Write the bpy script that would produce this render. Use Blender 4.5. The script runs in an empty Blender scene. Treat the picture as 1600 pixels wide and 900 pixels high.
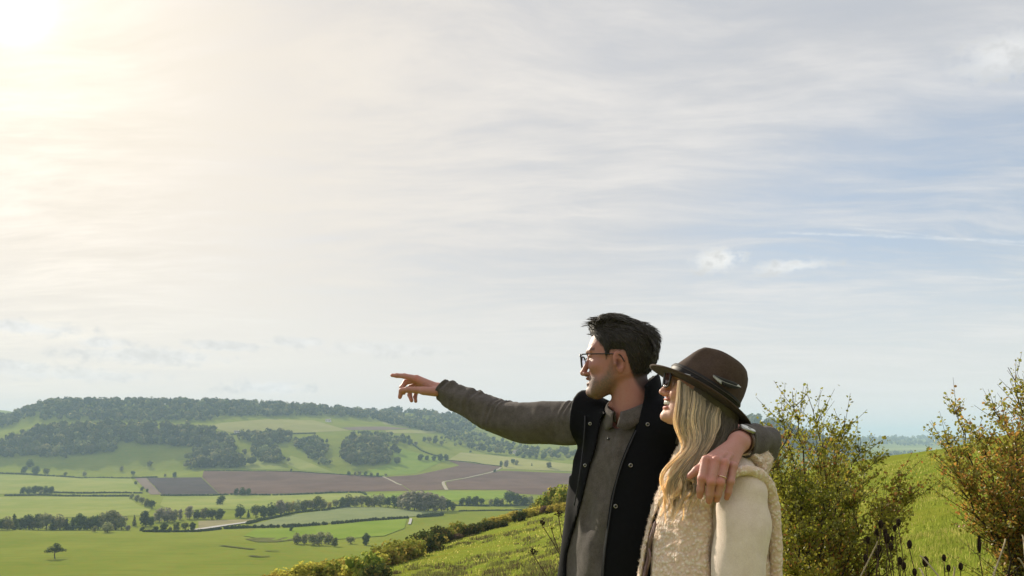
import bpy, bmesh, math, random
import numpy as np
from mathutils import Vector, Matrix, geometry as mgeo

# ------------------------------------------------------------------ camera, sky, sun, exposure
F, HY = 1164.0, 690.0            # focal length in photo pixels, photo row of the horizon (camera stays level, lens shifted)
scene = bpy.context.scene
COL = scene.collection
cam_d = bpy.data.cameras.new('camera')
cam_d.sensor_width = 36.0
cam_d.lens = 36.0 * F / 1600.0
cam_d.shift_y = (HY - 450.0) / 1600.0
cam_d.clip_start = 0.05
cam_d.clip_end = 30000.0
cam = bpy.data.objects.new('camera', cam_d)
COL.objects.link(cam)
cam.rotation_euler = (math.radians(90), 0, 0)
scene.camera = cam

SUN_AZ, SUN_EL = -34.2, 26.2     # degrees, left of the view axis and above the horizon
_a, _e = math.radians(SUN_AZ), math.radians(SUN_EL)
SUN = Vector((math.sin(_a) * math.cos(_e), math.cos(_a) * math.cos(_e), math.sin(_e)))

sun_d = bpy.data.lights.new('sun', 'SUN')
sun_d.energy = 5.0
sun_d.angle = math.radians(0.6)
sun_d.color = (1.0, 0.90, 0.74)
sun = bpy.data.objects.new('sun', sun_d)
COL.objects.link(sun)
sun.rotation_euler = SUN.to_track_quat('Z', 'Y').to_euler()

scene.view_settings.view_transform = 'Standard'
scene.view_settings.look = 'None'
scene.view_settings.gamma = 1.0
scene.view_settings.exposure = 0.33
scene.view_settings.use_curve_mapping = False
scene.render.engine = 'CYCLES'
scene.cycles.use_denoising = True
scene.cycles.max_bounces = 6
scene.cycles.diffuse_bounces = 3
scene.cycles.glossy_bounces = 2
scene.cycles.transmission_bounces = 5
scene.cycles.transparent_max_bounces = 8
scene.cycles.volume_bounces = 1
scene.cycles.sample_clamp_indirect = 6.0


class NT:
    """tiny helper round a node tree"""
    def __init__(self, tree):
        self.t = tree
        self.n = tree.nodes
        self.l = tree.links

    def new(self, kind, **kw):
        nd = self.n.new(kind)
        for k, v in kw.items():
            if isinstance(k, str) and hasattr(nd, k):
                setattr(nd, k, v)
        return nd

    def inp(self, sock, v):
        if hasattr(v, 'is_output') or isinstance(v, bpy.types.NodeSocket):
            self.l.new(v, sock)
        elif isinstance(v, (tuple, list)) and len(v) == 3 and sock.type == 'RGBA':
            sock.default_value = (*v, 1.0)
        else:
            sock.default_value = v

    def math(self, op, a, b=0.0, c=0.0, clamp=False):
        nd = self.n.new('ShaderNodeMath')
        nd.operation = op
        nd.use_clamp = clamp
        self.inp(nd.inputs[0], a)
        self.inp(nd.inputs[1], b)
        self.inp(nd.inputs[2], c)
        return nd.outputs[0]

    def vec(self, op, a, b=(0, 0, 0), scale=None):
        nd = self.n.new('ShaderNodeVectorMath')
        nd.operation = op
        self.inp(nd.inputs[0], a)
        self.inp(nd.inputs[1], b)
        if scale is not None:
            self.inp(nd.inputs['Scale'], scale)
        return nd.outputs['Value'] if op in ('DOT_PRODUCT', 'LENGTH', 'DISTANCE') else nd.outputs[0]

    def mix(self, f, a, b, blend='MIX'):
        nd = self.n.new('ShaderNodeMix')
        nd.data_type = 'RGBA'
        nd.blend_type = blend
        self.inp(nd.inputs[0], f)
        self.inp(nd.inputs[6], a)
        self.inp(nd.inputs[7], b)
        return nd.outputs[2]

    def noise(self, vec, scale, detail=4.0, rough=0.55, dist=0.0):
        nd = self.n.new('ShaderNodeTexNoise')
        if vec is not None:
            self.l.new(vec, nd.inputs['Vector'])
        nd.inputs['Scale'].default_value = scale
        nd.inputs['Detail'].default_value = detail
        nd.inputs['Roughness'].default_value = rough
        nd.inputs['Distortion'].default_value = dist
        return nd.outputs['Fac']

    def ramp(self, v, lo, hi, a=0.0, b=1.0, smooth=True):
        nd = self.n.new('ShaderNodeMapRange')
        nd.interpolation_type = 'SMOOTHSTEP' if smooth else 'LINEAR'
        self.inp(nd.inputs[0], v)
        for i, x in zip((1, 2, 3, 4), (lo, hi, a, b)):
            nd.inputs[i].default_value = x
        return nd.outputs[0]

    def mapping(self, vec, scale=(1, 1, 1), rot=(0, 0, 0), loc=(0, 0, 0)):
        nd = self.n.new('ShaderNodeMapping')
        self.l.new(vec, nd.inputs[0])
        nd.inputs['Location'].default_value = loc
        nd.inputs['Rotation'].default_value = rot
        nd.inputs['Scale'].default_value = scale
        return nd.outputs[0]


def pdir(px, py):
    v = Vector(((px - 800) / F, 1.0, (HY - py) / F))
    return v.normalized()


def build_world():
    w = bpy.data.worlds.new('World')
    scene.world = w
    w.use_nodes = True
    T = NT(w.node_tree)
    T.n.clear()
    out = T.new('ShaderNodeOutputWorld')
    bg = T.new('ShaderNodeBackground')
    T.l.new(bg.outputs[0], out.inputs[0])
    bg.inputs[1].default_value = 0.1
    sky = T.new('ShaderNodeTexSky')
    sky.sky_type = 'NISHITA'
    sky.sun_disc = False
    sky.sun_elevation = math.radians(SUN_EL)
    sky.sun_rotation = math.radians(SUN_AZ)
    sky.altitude = 100
    sky.air_density = 1.0
    sky.dust_density = 1.6
    sky.ozone_density = 1.5
    d = T.new('ShaderNodeTexCoord').outputs['Generated']
    sep = T.new('ShaderNodeSeparateXYZ')
    T.l.new(d, sep.inputs[0])
    x, y, z = sep.outputs
    zc = T.math('ADD', T.math('MAXIMUM', z, 0.0), 0.07)
    # thin cloud sheet high up: direction projected on a flat layer, so it draws together towards the horizon
    comb = T.new('ShaderNodeCombineXYZ')
    T.l.new(T.math('DIVIDE', x, zc), comb.inputs[0])
    T.l.new(T.math('DIVIDE', y, zc), comb.inputs[1])
    pl = comb.outputs[0]
    warp = T.new('ShaderNodeTexNoise')
    T.l.new(pl, warp.inputs['Vector'])
    warp.inputs['Scale'].default_value = 0.55
    warp.inputs['Detail'].default_value = 3
    plw = T.vec('ADD', pl, T.vec('SCALE', T.vec('SUBTRACT', warp.outputs['Color'], (0.5, 0.5, 0.5)), scale=0.9))
    s1 = T.noise(T.mapping(plw, (0.55, 1.5, 1), (0, 0, math.radians(20))), 1.0, 8, 0.62)
    s2 = T.noise(T.mapping(plw, (1.3, 4.2, 1), (0, 0, math.radians(28))), 1.6, 7, 0.66)
    s3 = T.noise(T.mapping(pl, (1, 1, 1), (0, 0, 0.3)), 0.33, 3, 0.5)
    den = T.math('ADD', T.math('MULTIPLY', s1, 0.62), T.math('MULTIPLY', s2, 0.38))
    # broad clear gap low in the right of the view and beyond it
    g = pdir(1640, 330)
    gap = T.vec('SUBTRACT', d, tuple(g))
    gap = T.mapping(gap, (2.6, 2.6, 6.2), (0, math.radians(-17), 0))
    gl = T.vec('LENGTH', gap)
    gapm = T.ramp(gl, 0.25, 1.35, 1.0, 0.0)
    cover = T.math('ADD', T.ramp(den, 0.30, 0.66, 0.58, 1.0), T.math('MULTIPLY', T.math('SUBTRACT', s3, 0.5), 0.22))
    cover = T.math('SUBTRACT', cover, T.math('MULTIPLY', gapm, T.ramp(den, 0.38, 0.66, 0.85, 0.30)), clamp=True)
    # colour of the sheet: forward scattering makes it brighter and warmer towards the sun
    ca = T.math('MAXIMUM', T.vec('DOT_PRODUCT', d, tuple(SUN)), 0.0)
    p4 = T.math('POWER', ca, 3.0)
    p12 = T.math('POWER', ca, 11.0)
    p80 = T.math('POWER', ca, 90.0)
    p900 = T.math('POWER', ca, 2600.0)
    lum = T.ramp(den, 0.34, 0.64, 4.95, 6.4)
    base = T.mix(1.0, (1.0, 0.985, 0.985), T.mix(0.0, (1, 1, 1), (1, 1, 1)), 'MULTIPLY')
    cl = T.vec('SCALE', base, scale=lum)
    cl = T.vec('ADD', cl, T.vec('SCALE', (0.62, 0.27, -0.20), scale=p4))
    cl = T.vec('ADD', cl, T.vec('SCALE', (0.68, 0.36, -0.22), scale=p12))
    cl = T.vec('ADD', cl, T.vec('SCALE', (0.55, 0.65, 0.45), scale=p80))
    cl = T.vec('ADD', cl, T.vec('SCALE', (12.0, 12.0, 12.0), scale=p900))
    nis = T.vec('ADD', T.vec('SCALE', sky.outputs[0], scale=0.50), (2.5, 2.75, 3.15))
    col = T.mix(cover, nis, cl)
    # pale mist band above the hills
    band = T.ramp(z, 0.0, 0.27, 0.9, 0.0)
    col = T.mix(band, col, T.vec('ADD', (7.0, 6.85, 6.55), T.vec('SCALE', (1.0, 0.55, 0.0), scale=p12)))

    # small puffy clouds: (px, py, half width, half height, strength)
    ndet = T.noise(T.mapping(d, (26, 26, 44)), 1.0, 6, 0.62)
    nmid = T.noise(T.mapping(d, (70, 70, 90)), 1.0, 5, 0.6)
    nn = T.math('ADD', T.math('MULTIPLY', ndet, 0.6), T.math('MULTIPLY', nmid, 0.4))
    puffs = None
    for px, py, hw, hh, st in ((1122, 406, 44, 20, 1.0), (1234, 416, 62, 12, .75), (1575, 86, 62, 30, .62), (40, 512, 70, 12, .75), (160, 536, 40, 10, .7), (350, 541, 60, 9, .65), (470, 535, 50, 9, .6),
                               (240, 556, 130, 14, .6), (425, 606, 70, 14, .7), (20, 572, 60, 9, .6), (600, 545, 120, 12, .45), (110, 585, 150, 12, .5)):
        c = pdir(px, py)
        right = Vector((c.y, -c.x, 0)).normalized()
        up = right.cross(c)
        u = T.math('DIVIDE', T.vec('DOT_PRODUCT', d, tuple(right)), hw / F)
        v = T.math('DIVIDE', T.vec('DOT_PRODUCT', d, tuple(up)), hh / F)
        r = T.math('SQRT', T.math('ADD', T.math('MULTIPLY', u, u), T.math('MULTIPLY', v, v)))
        r = T.math('ADD', r, T.math('MULTIPLY', T.math('SUBTRACT', nn, 0.5), 3.4))
        m = T.math('MULTIPLY', T.ramp(r, 0.35, 1.15, 1.0, 0.0), st)
        m = T.math('MULTIPLY', m, T.ramp(T.vec('DOT_PRODUCT', d, tuple(c)), 0.9, 0.92))
        puffs = m if puffs is None else T.math('MAXIMUM', puffs, m)
    pc = T.vec('SCALE', (1.0, 0.995, 0.98), scale=T.ramp(nn, 0.35, 0.62, 5.5, 7.7))
    col = T.mix(puffs, col, pc)
    # contrails: thin bands lying on planes through the eye
    for (ax, ay), (bx, by), wd, st, lo in (((1180, 362), (1600, 378), 3.2, .42, 1190), ((1290, 352), (1600, 384), 2.0, .28, 1290),
                                           ((1420, 430), (1600, 437), 2.2, .36, 1430)):
        p, q = pdir(ax, ay), pdir(bx, by)
        n = p.cross(q).normalized()
        dist = T.math('ABSOLUTE', T.math('ADD', T.vec('DOT_PRODUCT', d, tuple(n)), T.math('MULTIPLY', T.math('SUBTRACT', ndet, 0.5), 0.006)))
        m = T.math('MULTIPLY', T.ramp(dist, 0.0, wd / F, st, 0.0), T.ramp(nmid, 0.36, 0.6, 0.35, 1.0))
        m = T.math('MULTIPLY', m, T.ramp(T.vec('DOT_PRODUCT', d, tuple(pdir(lo, ay))), 0.90, 0.97, 0.0, 1.0))
        m = T.math('MULTIPLY', m, T.ramp(x, pdir(lo, ay).x, pdir(lo + 60, ay).x))
        col = T.mix(m, col, (7.1, 7.1, 7.1))
    # below the horizon: dull earth light
    col = T.mix(T.ramp(z, -0.06, -0.01, 1.0, 0.0), col, (1.3, 1.4, 1.0))
    T.l.new(col, bg.inputs[0])


build_world()

# ------------------------------------------------------------------ helpers
rng = np.random.default_rng(11)


def link(o, parent=None):
    COL.objects.link(o)
    if parent is not None:
        o.parent = parent
    return o


def tag(o, label=None, cat=None, group=None, kind=None):
    if label:
        o['label'] = label
    if cat:
        o['category'] = cat
    if group:
        o['group'] = group
    if kind:
        o['kind'] = kind
    return o


def empty(name, loc=(0, 0, 0), rz=0.0, parent=None):
    o = bpy.data.objects.new(name, None)
    o.empty_display_size = 0.2
    o.location = loc
    o.rotation_euler = (0, 0, rz)
    return link(o, parent)


def mesh_np(name, verts, faces, mats=(), smooth=False, fmat=None, colors=None):
    """verts (n,3); faces: list of int arrays, each (m,3) or (m,4)"""
    me = bpy.data.meshes.new(name)
    verts = np.asarray(verts, np.float32)
    if not isinstance(faces, (list, tuple)):
        faces = [faces]
    faces = [np.asarray(f, np.int32) for f in faces if len(f)]
    loops = np.concatenate([f.ravel() for f in faces])
    tot = np.concatenate([np.full(len(f), f.shape[1], np.int32) for f in faces])
    start = np.concatenate([[0], np.cumsum(tot)[:-1]]).astype(np.int32)
    me.vertices.add(len(verts))
    me.vertices.foreach_set('co', verts.ravel())
    me.loops.add(len(loops))
    me.loops.foreach_set('vertex_index', loops.astype(np.int32))
    me.polygons.add(len(tot))
    me.polygons.foreach_set('loop_start', start)
    for m in mats:
        me.materials.append(m)
    if fmat is not None:
        me.polygons.foreach_set('material_index', np.asarray(fmat, np.int32))
    me.update(calc_edges=True)
    if smooth:
        me.polygons.foreach_set('use_smooth', np.ones(len(tot), bool))
    if colors is not None:
        at = me.color_attributes.new('tint', 'FLOAT_COLOR', 'POINT')
        c = np.ones((len(verts), 4), np.float32)
        colors = np.asarray(colors, np.float32)
        if colors.ndim == 1:
            colors = np.repeat(colors[:, None], 3, 1)
        c[:, :3] = colors
        at.data.foreach_set('color', c.ravel())
    me.validate()
    return me


def obj(name, me, parent=None):
    return link(bpy.data.objects.new(name, me), parent)


class MB:
    """collects pieces of geometry for one mesh"""
    def __init__(self):
        self.v, self.f3, self.f4, self.m3, self.m4, self.c, self.n = [], [], [], [], [], [], 0

    def add(self, v, f, mat=0, col=None):
        v = np.asarray(v, float).reshape(-1, 3)
        f = np.asarray(f, int)
        if len(f) == 0:
            return self
        self.v.append(v)
        self.c.append(np.ones(len(v)) if col is None else (np.full(len(v), col) if np.isscalar(col) else np.asarray(col)))
        if f.shape[1] == 3:
            self.f3.append(f + self.n)
            self.m3.append(np.full(len(f), mat))
        else:
            self.f4.append(f + self.n)
            self.m4.append(np.full(len(f), mat))
        self.n += len(v)
        return self

    def mesh(self, name, mats, smooth=False, colors=False):
        f, m = [], []
        if self.f3:
            f.append(np.concatenate(self.f3)); m.append(np.concatenate(self.m3))
        if self.f4:
            f.append(np.concatenate(self.f4)); m.append(np.concatenate(self.m4))
        return mesh_np(name, np.concatenate(self.v), f, mats, smooth, np.concatenate(m), np.concatenate(self.c) if colors else None)

    def build(self, name, mats, parent=None, smooth=False, colors=False):
        return obj(name, self.mesh(name, mats if isinstance(mats, (list, tuple)) else [mats], smooth, colors), parent)


def frames(P):
    """parallel-transport frames along a polyline"""
    P = np.asarray(P, float)
    T = np.gradient(P, axis=0)
    T /= np.linalg.norm(T, axis=1)[:, None] + 1e-12
    a = np.array([0, 0, 1.0]) if abs(T[0, 2]) < 0.9 else np.array([1.0, 0, 0])
    U = np.zeros_like(P)
    u = np.cross(T[0], a)
    u /= np.linalg.norm(u)
    for i in range(len(P)):
        u = u - T[i] * (u @ T[i])
        u /= np.linalg.norm(u) + 1e-12
        U[i] = u
    return T, U, np.cross(T, U)


def tube(P, R, seg=8, cap=True, flat=1.0):
    """(verts, quads) of a tube with a radius for each point"""
    P = np.asarray(P, float)
    R = np.array(np.broadcast_to(np.asarray(R, float), (len(P),)))
    T, U, V = frames(P)
    if cap:
        e = 0.35
        P = np.vstack([P[0] - T[0] * R[0] * e, P[0] - T[0] * R[0] * e * 0.7, P, P[-1] + T[-1] * R[-1] * e * 0.7, P[-1] + T[-1] * R[-1] * e])
        U = np.vstack([U[0], U[0], U, U[-1], U[-1]])
        V = np.vstack([V[0], V[0], V, V[-1], V[-1]])
        R = np.concatenate([[R[0] * 0.02, R[0] * 0.7], R, [R[-1] * 0.7, R[-1] * 0.02]])
    a = np.linspace(0, 2 * np.pi, seg, endpoint=False)
    ring = P[:, None] + R[:, None, None] * (np.cos(a)[None, :, None] * U[:, None] + flat * np.sin(a)[None, :, None] * V[:, None])
    n = len(P)
    i = np.arange(n - 1)[:, None] * seg
    j = np.arange(seg)[None]
    k = (j + 1) % seg
    q = np.stack([i + j, i + k, i + seg + k, i + seg + j], -1).reshape(-1, 4)
    return ring.reshape(-1, 3), q


def spline(P, n):
    """Catmull-Rom through P, n points"""
    P = np.asarray(P, float)
    if len(P) == 2:
        t = np.linspace(0, 1, n)[:, None]
        return P[0] * (1 - t) + P[1] * t
    Q = np.vstack([2 * P[0] - P[1], P, 2 * P[-1] - P[-2]])
    s = np.linspace(0, len(P) - 1 - 1e-9, n)
    i = s.astype(int)
    t = (s - i)[:, None]
    a, b, c, d = Q[i], Q[i + 1], Q[i + 2], Q[i + 3]
    return 0.5 * (2 * b + (c - a) * t + (2 * a - 5 * b + 4 * c - d) * t ** 2 + (3 * b - a - 3 * c + d) * t ** 3)


def ico(sub):
    bm = bmesh.new()
    bmesh.ops.create_icosphere(bm, subdivisions=sub, radius=1.0)
    v = np.array([x.co[:] for x in bm.verts])
    f = np.array([[x.index for x in p.verts] for p in bm.faces])
    bm.free()
    return v, f


ICO1, ICO2, ICO3 = ico(1), ico(2), ico(3)


def vnoise(x, y, seed=0):
    """2-D value noise in 0..1"""
    xi, yi = np.floor(x).astype(np.int64), np.floor(y).astype(np.int64)
    xf, yf = x - xi, y - yi
    xf, yf = xf * xf * (3 - 2 * xf), yf * yf * (3 - 2 * yf)

    def h(a, b):
        n = (a * 374761393 + b * 668265263 + seed * 974634777) & 0xFFFFFFFF
        n = ((n ^ (n >> 13)) * 1274126177) & 0xFFFFFFFF
        return ((n ^ (n >> 16)) & 0xFFFF) / 65535.0
    return (h(xi, yi) * (1 - xf) + h(xi + 1, yi) * xf) * (1 - yf) + (h(xi, yi + 1) * (1 - xf) + h(xi + 1, yi + 1) * xf) * yf


def fbm(x, y, oct=4, seed=0):
    s, a, t = 0.0, 0.5, 0.0
    for k in range(oct):
        s = s + a * vnoise(x * 2 ** k, y * 2 ** k, seed + k)
        t += a
        a *= 0.5
    return s / t


def new_mat(name):
    m = bpy.data.materials.new(name)
    m.use_nodes = True
    T = NT(m.node_tree)
    T.n.clear()
    out = T.new('ShaderNodeOutputMaterial')
    return m, T, out


def pbsdf(T, out, col, rough=0.8, spec=0.3, bump=None, bump_d=0.01, bump_s=0.5, **kw):
    b = T.new('ShaderNodeBsdfPrincipled')
    T.inp(b.inputs['Base Color'], col)
    T.inp(b.inputs['Roughness'], rough)
    b.inputs['Specular IOR Level'].default_value = spec
    for k, v in kw.items():
        T.inp(b.inputs[k.replace('_', ' ')], v)
    if bump is not None:
        bn = T.new('ShaderNodeBump')
        bn.inputs['Distance'].default_value = bump_d
        bn.inputs['Strength'].default_value = bump_s
        T.l.new(bump, bn.inputs['Height'])
        T.l.new(bn.outputs[0], b.inputs['Normal'])
    T.l.new(b.outputs[0], out.inputs[0])
    return b


def m_plain(name, col, rough=0.7, spec=0.3, var=0.12, scale=30, bump_d=0.0, **kw):
    m, T, out = new_mat(name)
    co = T.new('ShaderNodeTexCoord').outputs['Object']
    n = T.noise(co, scale, 5, 0.6)
    c = T.mix(n, tuple(x * (1 - var) for x in col), tuple(min(1, x * (1 + var)) for x in col))
    pbsdf(T, out, c, rough, spec, n if bump_d else None, bump_d, 0.6, **kw)
    return m


def m_leaf(name, a, b, c=None, transl=0.35, scale=0.6, cshare=0.3, gloss=0.0, attr=False):
    """foliage: three tones by place, by plant and by leaf; part of the light passes through"""
    m, T, out = new_mat(name)
    tc = T.new('ShaderNodeTexCoord').outputs['Object']
    rnd = T.new('ShaderNodeObjectInfo').outputs['Random']
    geo = T.new('ShaderNodeNewGeometry').outputs['Random Per Island']
    n = T.noise(tc, scale, 3, 0.6)
    f = T.math('ADD', T.math('MULTIPLY', T.ramp(n, 0.3, 0.7), 0.5), T.math('MULTIPLY', geo, 0.5))
    col = T.mix(f, a, b)
    if c is not None:
        n2 = T.noise(T.mapping(tc, loc=(7, 3, 1)), scale * 1.3, 3, 0.6)
        k = T.math('ADD', n2, T.math('MULTIPLY', T.math('SUBTRACT', geo, 0.5), 0.5))
        k = T.ramp(k, 0.68 - cshare * 0.6, 0.82 - cshare * 0.6)
        col = T.mix(k, col, c)
    hsv = T.new('ShaderNodeHueSaturation')
    T.l.new(col, hsv.inputs['Color'])
    T.l.new(T.ramp(rnd, 0, 1, 0.485, 0.515, False), hsv.inputs['Hue'])
    T.l.new(T.ramp(rnd, 0, 1, 0.8, 1.2, False), hsv.inputs['Value'])
    col = hsv.outputs[0]
    if attr:
        at = T.new('ShaderNodeAttribute')
        at.attribute_name = 'tint'
        col = T.mix(1.0, col, at.outputs['Color'], 'MULTIPLY')
    d = T.new('ShaderNodeBsdfDiffuse')
    T.l.new(col, d.inputs[0])
    t = T.new('ShaderNodeBsdfTranslucent')
    T.l.new(T.mix(0.5, col, T.vec('SCALE', col, scale=1.5)), t.inputs[0])
    ms = T.new('ShaderNodeMixShader')
    ms.inputs[0].default_value = transl
    T.l.new(d.outputs[0], ms.inputs[1])
    T.l.new(t.outputs[0], ms.inputs[2])
    fin = ms.outputs[0]
    if gloss:
        gl = T.new('ShaderNodeBsdfGlossy')
        gl.inputs['Roughness'].default_value = 0.42
        gl.inputs[0].default_value = (0.9, 0.9, 0.85, 1)
        m2 = T.new('ShaderNodeMixShader')
        m2.inputs[0].default_value = gloss
        T.l.new(fin, m2.inputs[1])
        T.l.new(gl.outputs[0], m2.inputs[2])
        fin = m2.outputs[0]
    T.l.new(fin, out.inputs[0])
    return m


ORD = ['leftmost', 'second', 'third', 'fourth', 'fifth', 'sixth', 'seventh', 'eighth', 'ninth', 'tenth', 'eleventh', 'twelfth', 'thirteenth', 'fourteenth',
       'fifteenth', 'sixteenth', 'seventeenth', 'eighteenth', 'nineteenth', 'twentieth']


def ordinal(i):
    if i < 20:
        return ORD[i]
    tens = {20: 'twenty', 30: 'thirty', 40: 'forty', 50: 'fifty', 60: 'sixty'}
    k = i + 1
    if k % 10 == 0:
        return tens[k // 10][:-1] + 'ieth'
    ones = ['', 'first', 'second', 'third', 'fourth', 'fifth', 'sixth', 'seventh', 'eighth', 'ninth']
    return tens[k // 10 * 10] + '-' + ones[k % 10]


def from_left(i):
    return 'leftmost' if i == 0 else ordinal(i) + ' from left'

# ------------------------------------------------------------------ the lie of the land
# near hill: a grassy flank that falls away to the left and ahead; valley and far ridge: rows of (distance, slope sight line)
def smooth_interp(x, xp, fp):
    """monotone-ish cubic (PCHIP) interpolation"""
    xp, fp = np.asarray(xp, float), np.asarray(fp, float)
    h = np.diff(xp)
    dl = np.diff(fp) / h
    m = np.zeros_like(fp)
    w1, w2 = 2 * h[1:] + h[:-1], h[1:] + 2 * h[:-1]
    ok = dl[:-1] * dl[1:] > 0
    with np.errstate(divide='ignore', invalid='ignore'):
        hm = (w1 + w2) / (w1 / dl[:-1] + w2 / dl[1:])
    m[1:-1] = np.where(ok, hm, 0.0)
    m[0], m[-1] = dl[0], dl[-1]
    x = np.clip(x, xp[0], xp[-1])
    i = np.clip(np.searchsorted(xp, x, side='right') - 1, 0, len(xp) - 2)
    t = (x - xp[i]) / h[i]
    return ((1 + 2 * t) * (1 - t) ** 2 * fp[i] + t * (1 - t) ** 2 * h[i] * m[i] + t * t * (3 - 2 * t) * fp[i + 1] + t * t * (t - 1) * h[i] * m[i + 1])


_COLS = {
    -400: [(250, 975), (330, 900), (430, 860), (540, 829), (600, 827), (762, 800), (1010, 775), (1200, 754), (1350, 738), (1500, 722), (1620, 702), (1750, 690), (1900, 675), (2050, 662), (2200, 658), (2500, 668), (2900, 650), (3200, 642), (3800, 655), (9000, 682)],
    0: [(250, 975), (330, 900), (430, 860), (540, 829), (600, 827), (762, 800), (1010, 775), (1200, 754), (1350, 740), (1430, 732), (1520, 712), (1600, 692), (1680, 680), (1800, 674), (1900, 664), (2000, 657), (2080, 655), (2400, 668), (2900, 648), (3200, 641), (3800, 655), (9000, 680)],
    85: [(250, 975), (330, 900), (430, 858), (540, 831), (600, 829), (762, 800), (1010, 774), (1200, 754), (1350, 744), (1430, 737), (1520, 714), (1600, 688), (1660, 670), (1710, 665), (1800, 660), (1880, 647), (1960, 634), (2050, 632), (2400, 650), (3500, 665), (9000, 680)],
    200: [(250, 975), (330, 900), (430, 858), (540, 831), (600, 828), (762, 800), (1010, 775), (1200, 756), (1350, 747), (1430, 739), (1520, 715), (1600, 688), (1650, 671), (1710, 665), (1800, 660), (1880, 648), (1960, 634), (2050, 631), (2400, 650), (3500, 665), (9000, 681)],
    330: [(250, 980), (330, 905), (430, 860), (540, 832), (600, 825), (762, 800), (1010, 778), (1200, 757), (1350, 738), (1430, 730), (1520, 710), (1600, 690), (1660, 676), (1720, 668), (1850, 655), (1930, 645), (2000, 634), (2100, 632), (2400, 650), (3500, 667), (9000, 682)],
    410: [(250, 975), (330, 905), (430, 860), (540, 834), (600, 822), (762, 802), (1010, 776), (1200, 757), (1330, 741), (1450, 722), (1560, 700), (1650, 684), (1720, 675), (1850, 658), (1950, 649), (2050, 639), (2150, 636), (2500, 655), (3500, 668), (9000, 682)],
    490: [(250, 975), (330, 905), (430, 862), (540, 835), (600, 820), (762, 795), (1010, 776), (1200, 757), (1320, 743), (1450, 720), (1560, 700), (1650, 685), (1750, 674), (1850, 662), (1980, 651), (2080, 641), (2180, 639), (2500, 655), (3500, 668), (9000, 682)],
    620: [(250, 960), (330, 900), (430, 860), (540, 832), (600, 818), (762, 794), (1010, 775), (1200, 757), (1320, 745), (1450, 722), (1560, 704), (1650, 692), (1800, 678), (2000, 664), (2200, 656), (2400, 647), (2500, 645), (2900, 660), (3500, 670), (9000, 680)],
    760: [(250, 950), (400, 880), (600, 820), (762, 796), (1010, 772), (1250, 750), (1400, 732), (1600, 715), (1800, 700), (2000, 687), (2200, 676), (2500, 660), (2650, 655), (3100, 668), (9000, 682)],
    900: [(250, 950), (400, 880), (600, 822), (800, 795), (1010, 776), (1250, 752), (1400, 730), (1600, 715), (1800, 703), (2000, 692), (2300, 680), (2600, 668), (2800, 660), (2950, 657), (3400, 670), (9000, 684)],
    1060: [(250, 950), (400, 880), (600, 822), (800, 795), (1010, 776), (1250, 752), (1400, 732), (1600, 716), (1800, 702), (2000, 688), (2300, 670), (2450, 662), (2600, 660), (3200, 672), (9000, 684)],
    1175: [(250, 950), (400, 880), (600, 820), (1000, 780), (1400, 738), (1600, 714), (1800, 692), (2000, 668), (2100, 658), (2200, 657), (2600, 672), (9000, 684)],
    1240: [(250, 950), (400, 880), (600, 820), (1000, 780), (1400, 742), (1600, 722), (1800, 704), (2000, 685), (2100, 675), (2200, 673), (2600, 682), (4000, 690), (9000, 684)],
    1310: [(250, 945), (600, 825), (1000, 782), (1400, 750), (1700, 728), (2000, 704), (2150, 694), (2250, 692), (2600, 704), (3300, 702), (4300, 690), (5600, 684), (6800, 682), (9000, 686)],
    1400: [(250, 940), (600, 830), (1000, 785), (1500, 748), (2000, 728), (2500, 715), (3000, 708), (3600, 702), (4200, 694), (5000, 687), (6000, 684), (7000, 685), (9000, 688)],
    1520: [(250, 940), (600, 830), (1000, 785), (1500, 748), (2000, 730), (2500, 716), (3000, 708), (3600, 703), (4200, 696), (5000, 689), (6000, 686), (7000, 687), (9000, 689)],
    2000: [(250, 940), (600, 830), (1000, 785), (1500, 748), (2000, 730), (2500, 716), (3000, 708), (3600, 703), (4200, 694), (5000, 687), (6000, 684), (7000, 685), (9000, 688)],
}
_PX = np.array(sorted(_COLS), float)
_LY = np.linspace(math.log(200), math.log(12000), 420)
_tab = []
for p in sorted(_COLS):
    dd = np.array([a for a, b in _COLS[p]], float)
    zz = np.array([(HY - b) / F * a for a, b in _COLS[p]], float)
    _tab.append(smooth_interp(np.exp(_LY), dd, zz))
_tab = np.array(_tab)                                  # (columns, LY)
_PXF = np.linspace(_PX[0], _PX[-1], 481)
_TABF = np.array([smooth_interp(_PXF, _PX, _tab[:, k]) for k in range(len(_LY))]).T      # (481, LY)
# soften along the sight-line fan so that no crease follows a single bearing
for _ in range(2):
    _TABF = np.vstack([_TABF[:1], 0.25 * _TABF[:-2] + 0.5 * _TABF[1:-1] + 0.25 * _TABF[2:], _TABF[-1:]])


def valley(X, Y):
    Yc = np.clip(Y, 200, 11999)
    px = np.clip(800 + F * X / np.maximum(Y, 1.0), _PXF[0], _PXF[-1] - 1e-3)
    ly = np.clip(np.log(Yc), _LY[0], _LY[-1] - 1e-6)
    a = (px - _PXF[0]) / (_PXF[1] - _PXF[0])
    b = (ly - _LY[0]) / (_LY[1] - _LY[0])
    i, j = np.clip(a.astype(int), 0, len(_PXF) - 2), np.clip(b.astype(int), 0, len(_LY) - 2)
    a, b = a - i, b - j
    z = (_TABF[i, j] * (1 - a) + _TABF[i + 1, j] * a) * (1 - b) + (_TABF[i, j + 1] * (1 - a) + _TABF[i + 1, j + 1] * a) * b
    far = np.clip((Y - 250) / 800, 0, 1)
    return z + (fbm(X / 70, Y / 70, 3, 5) - 0.5) * (0.8 + 3.2 * far)


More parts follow.
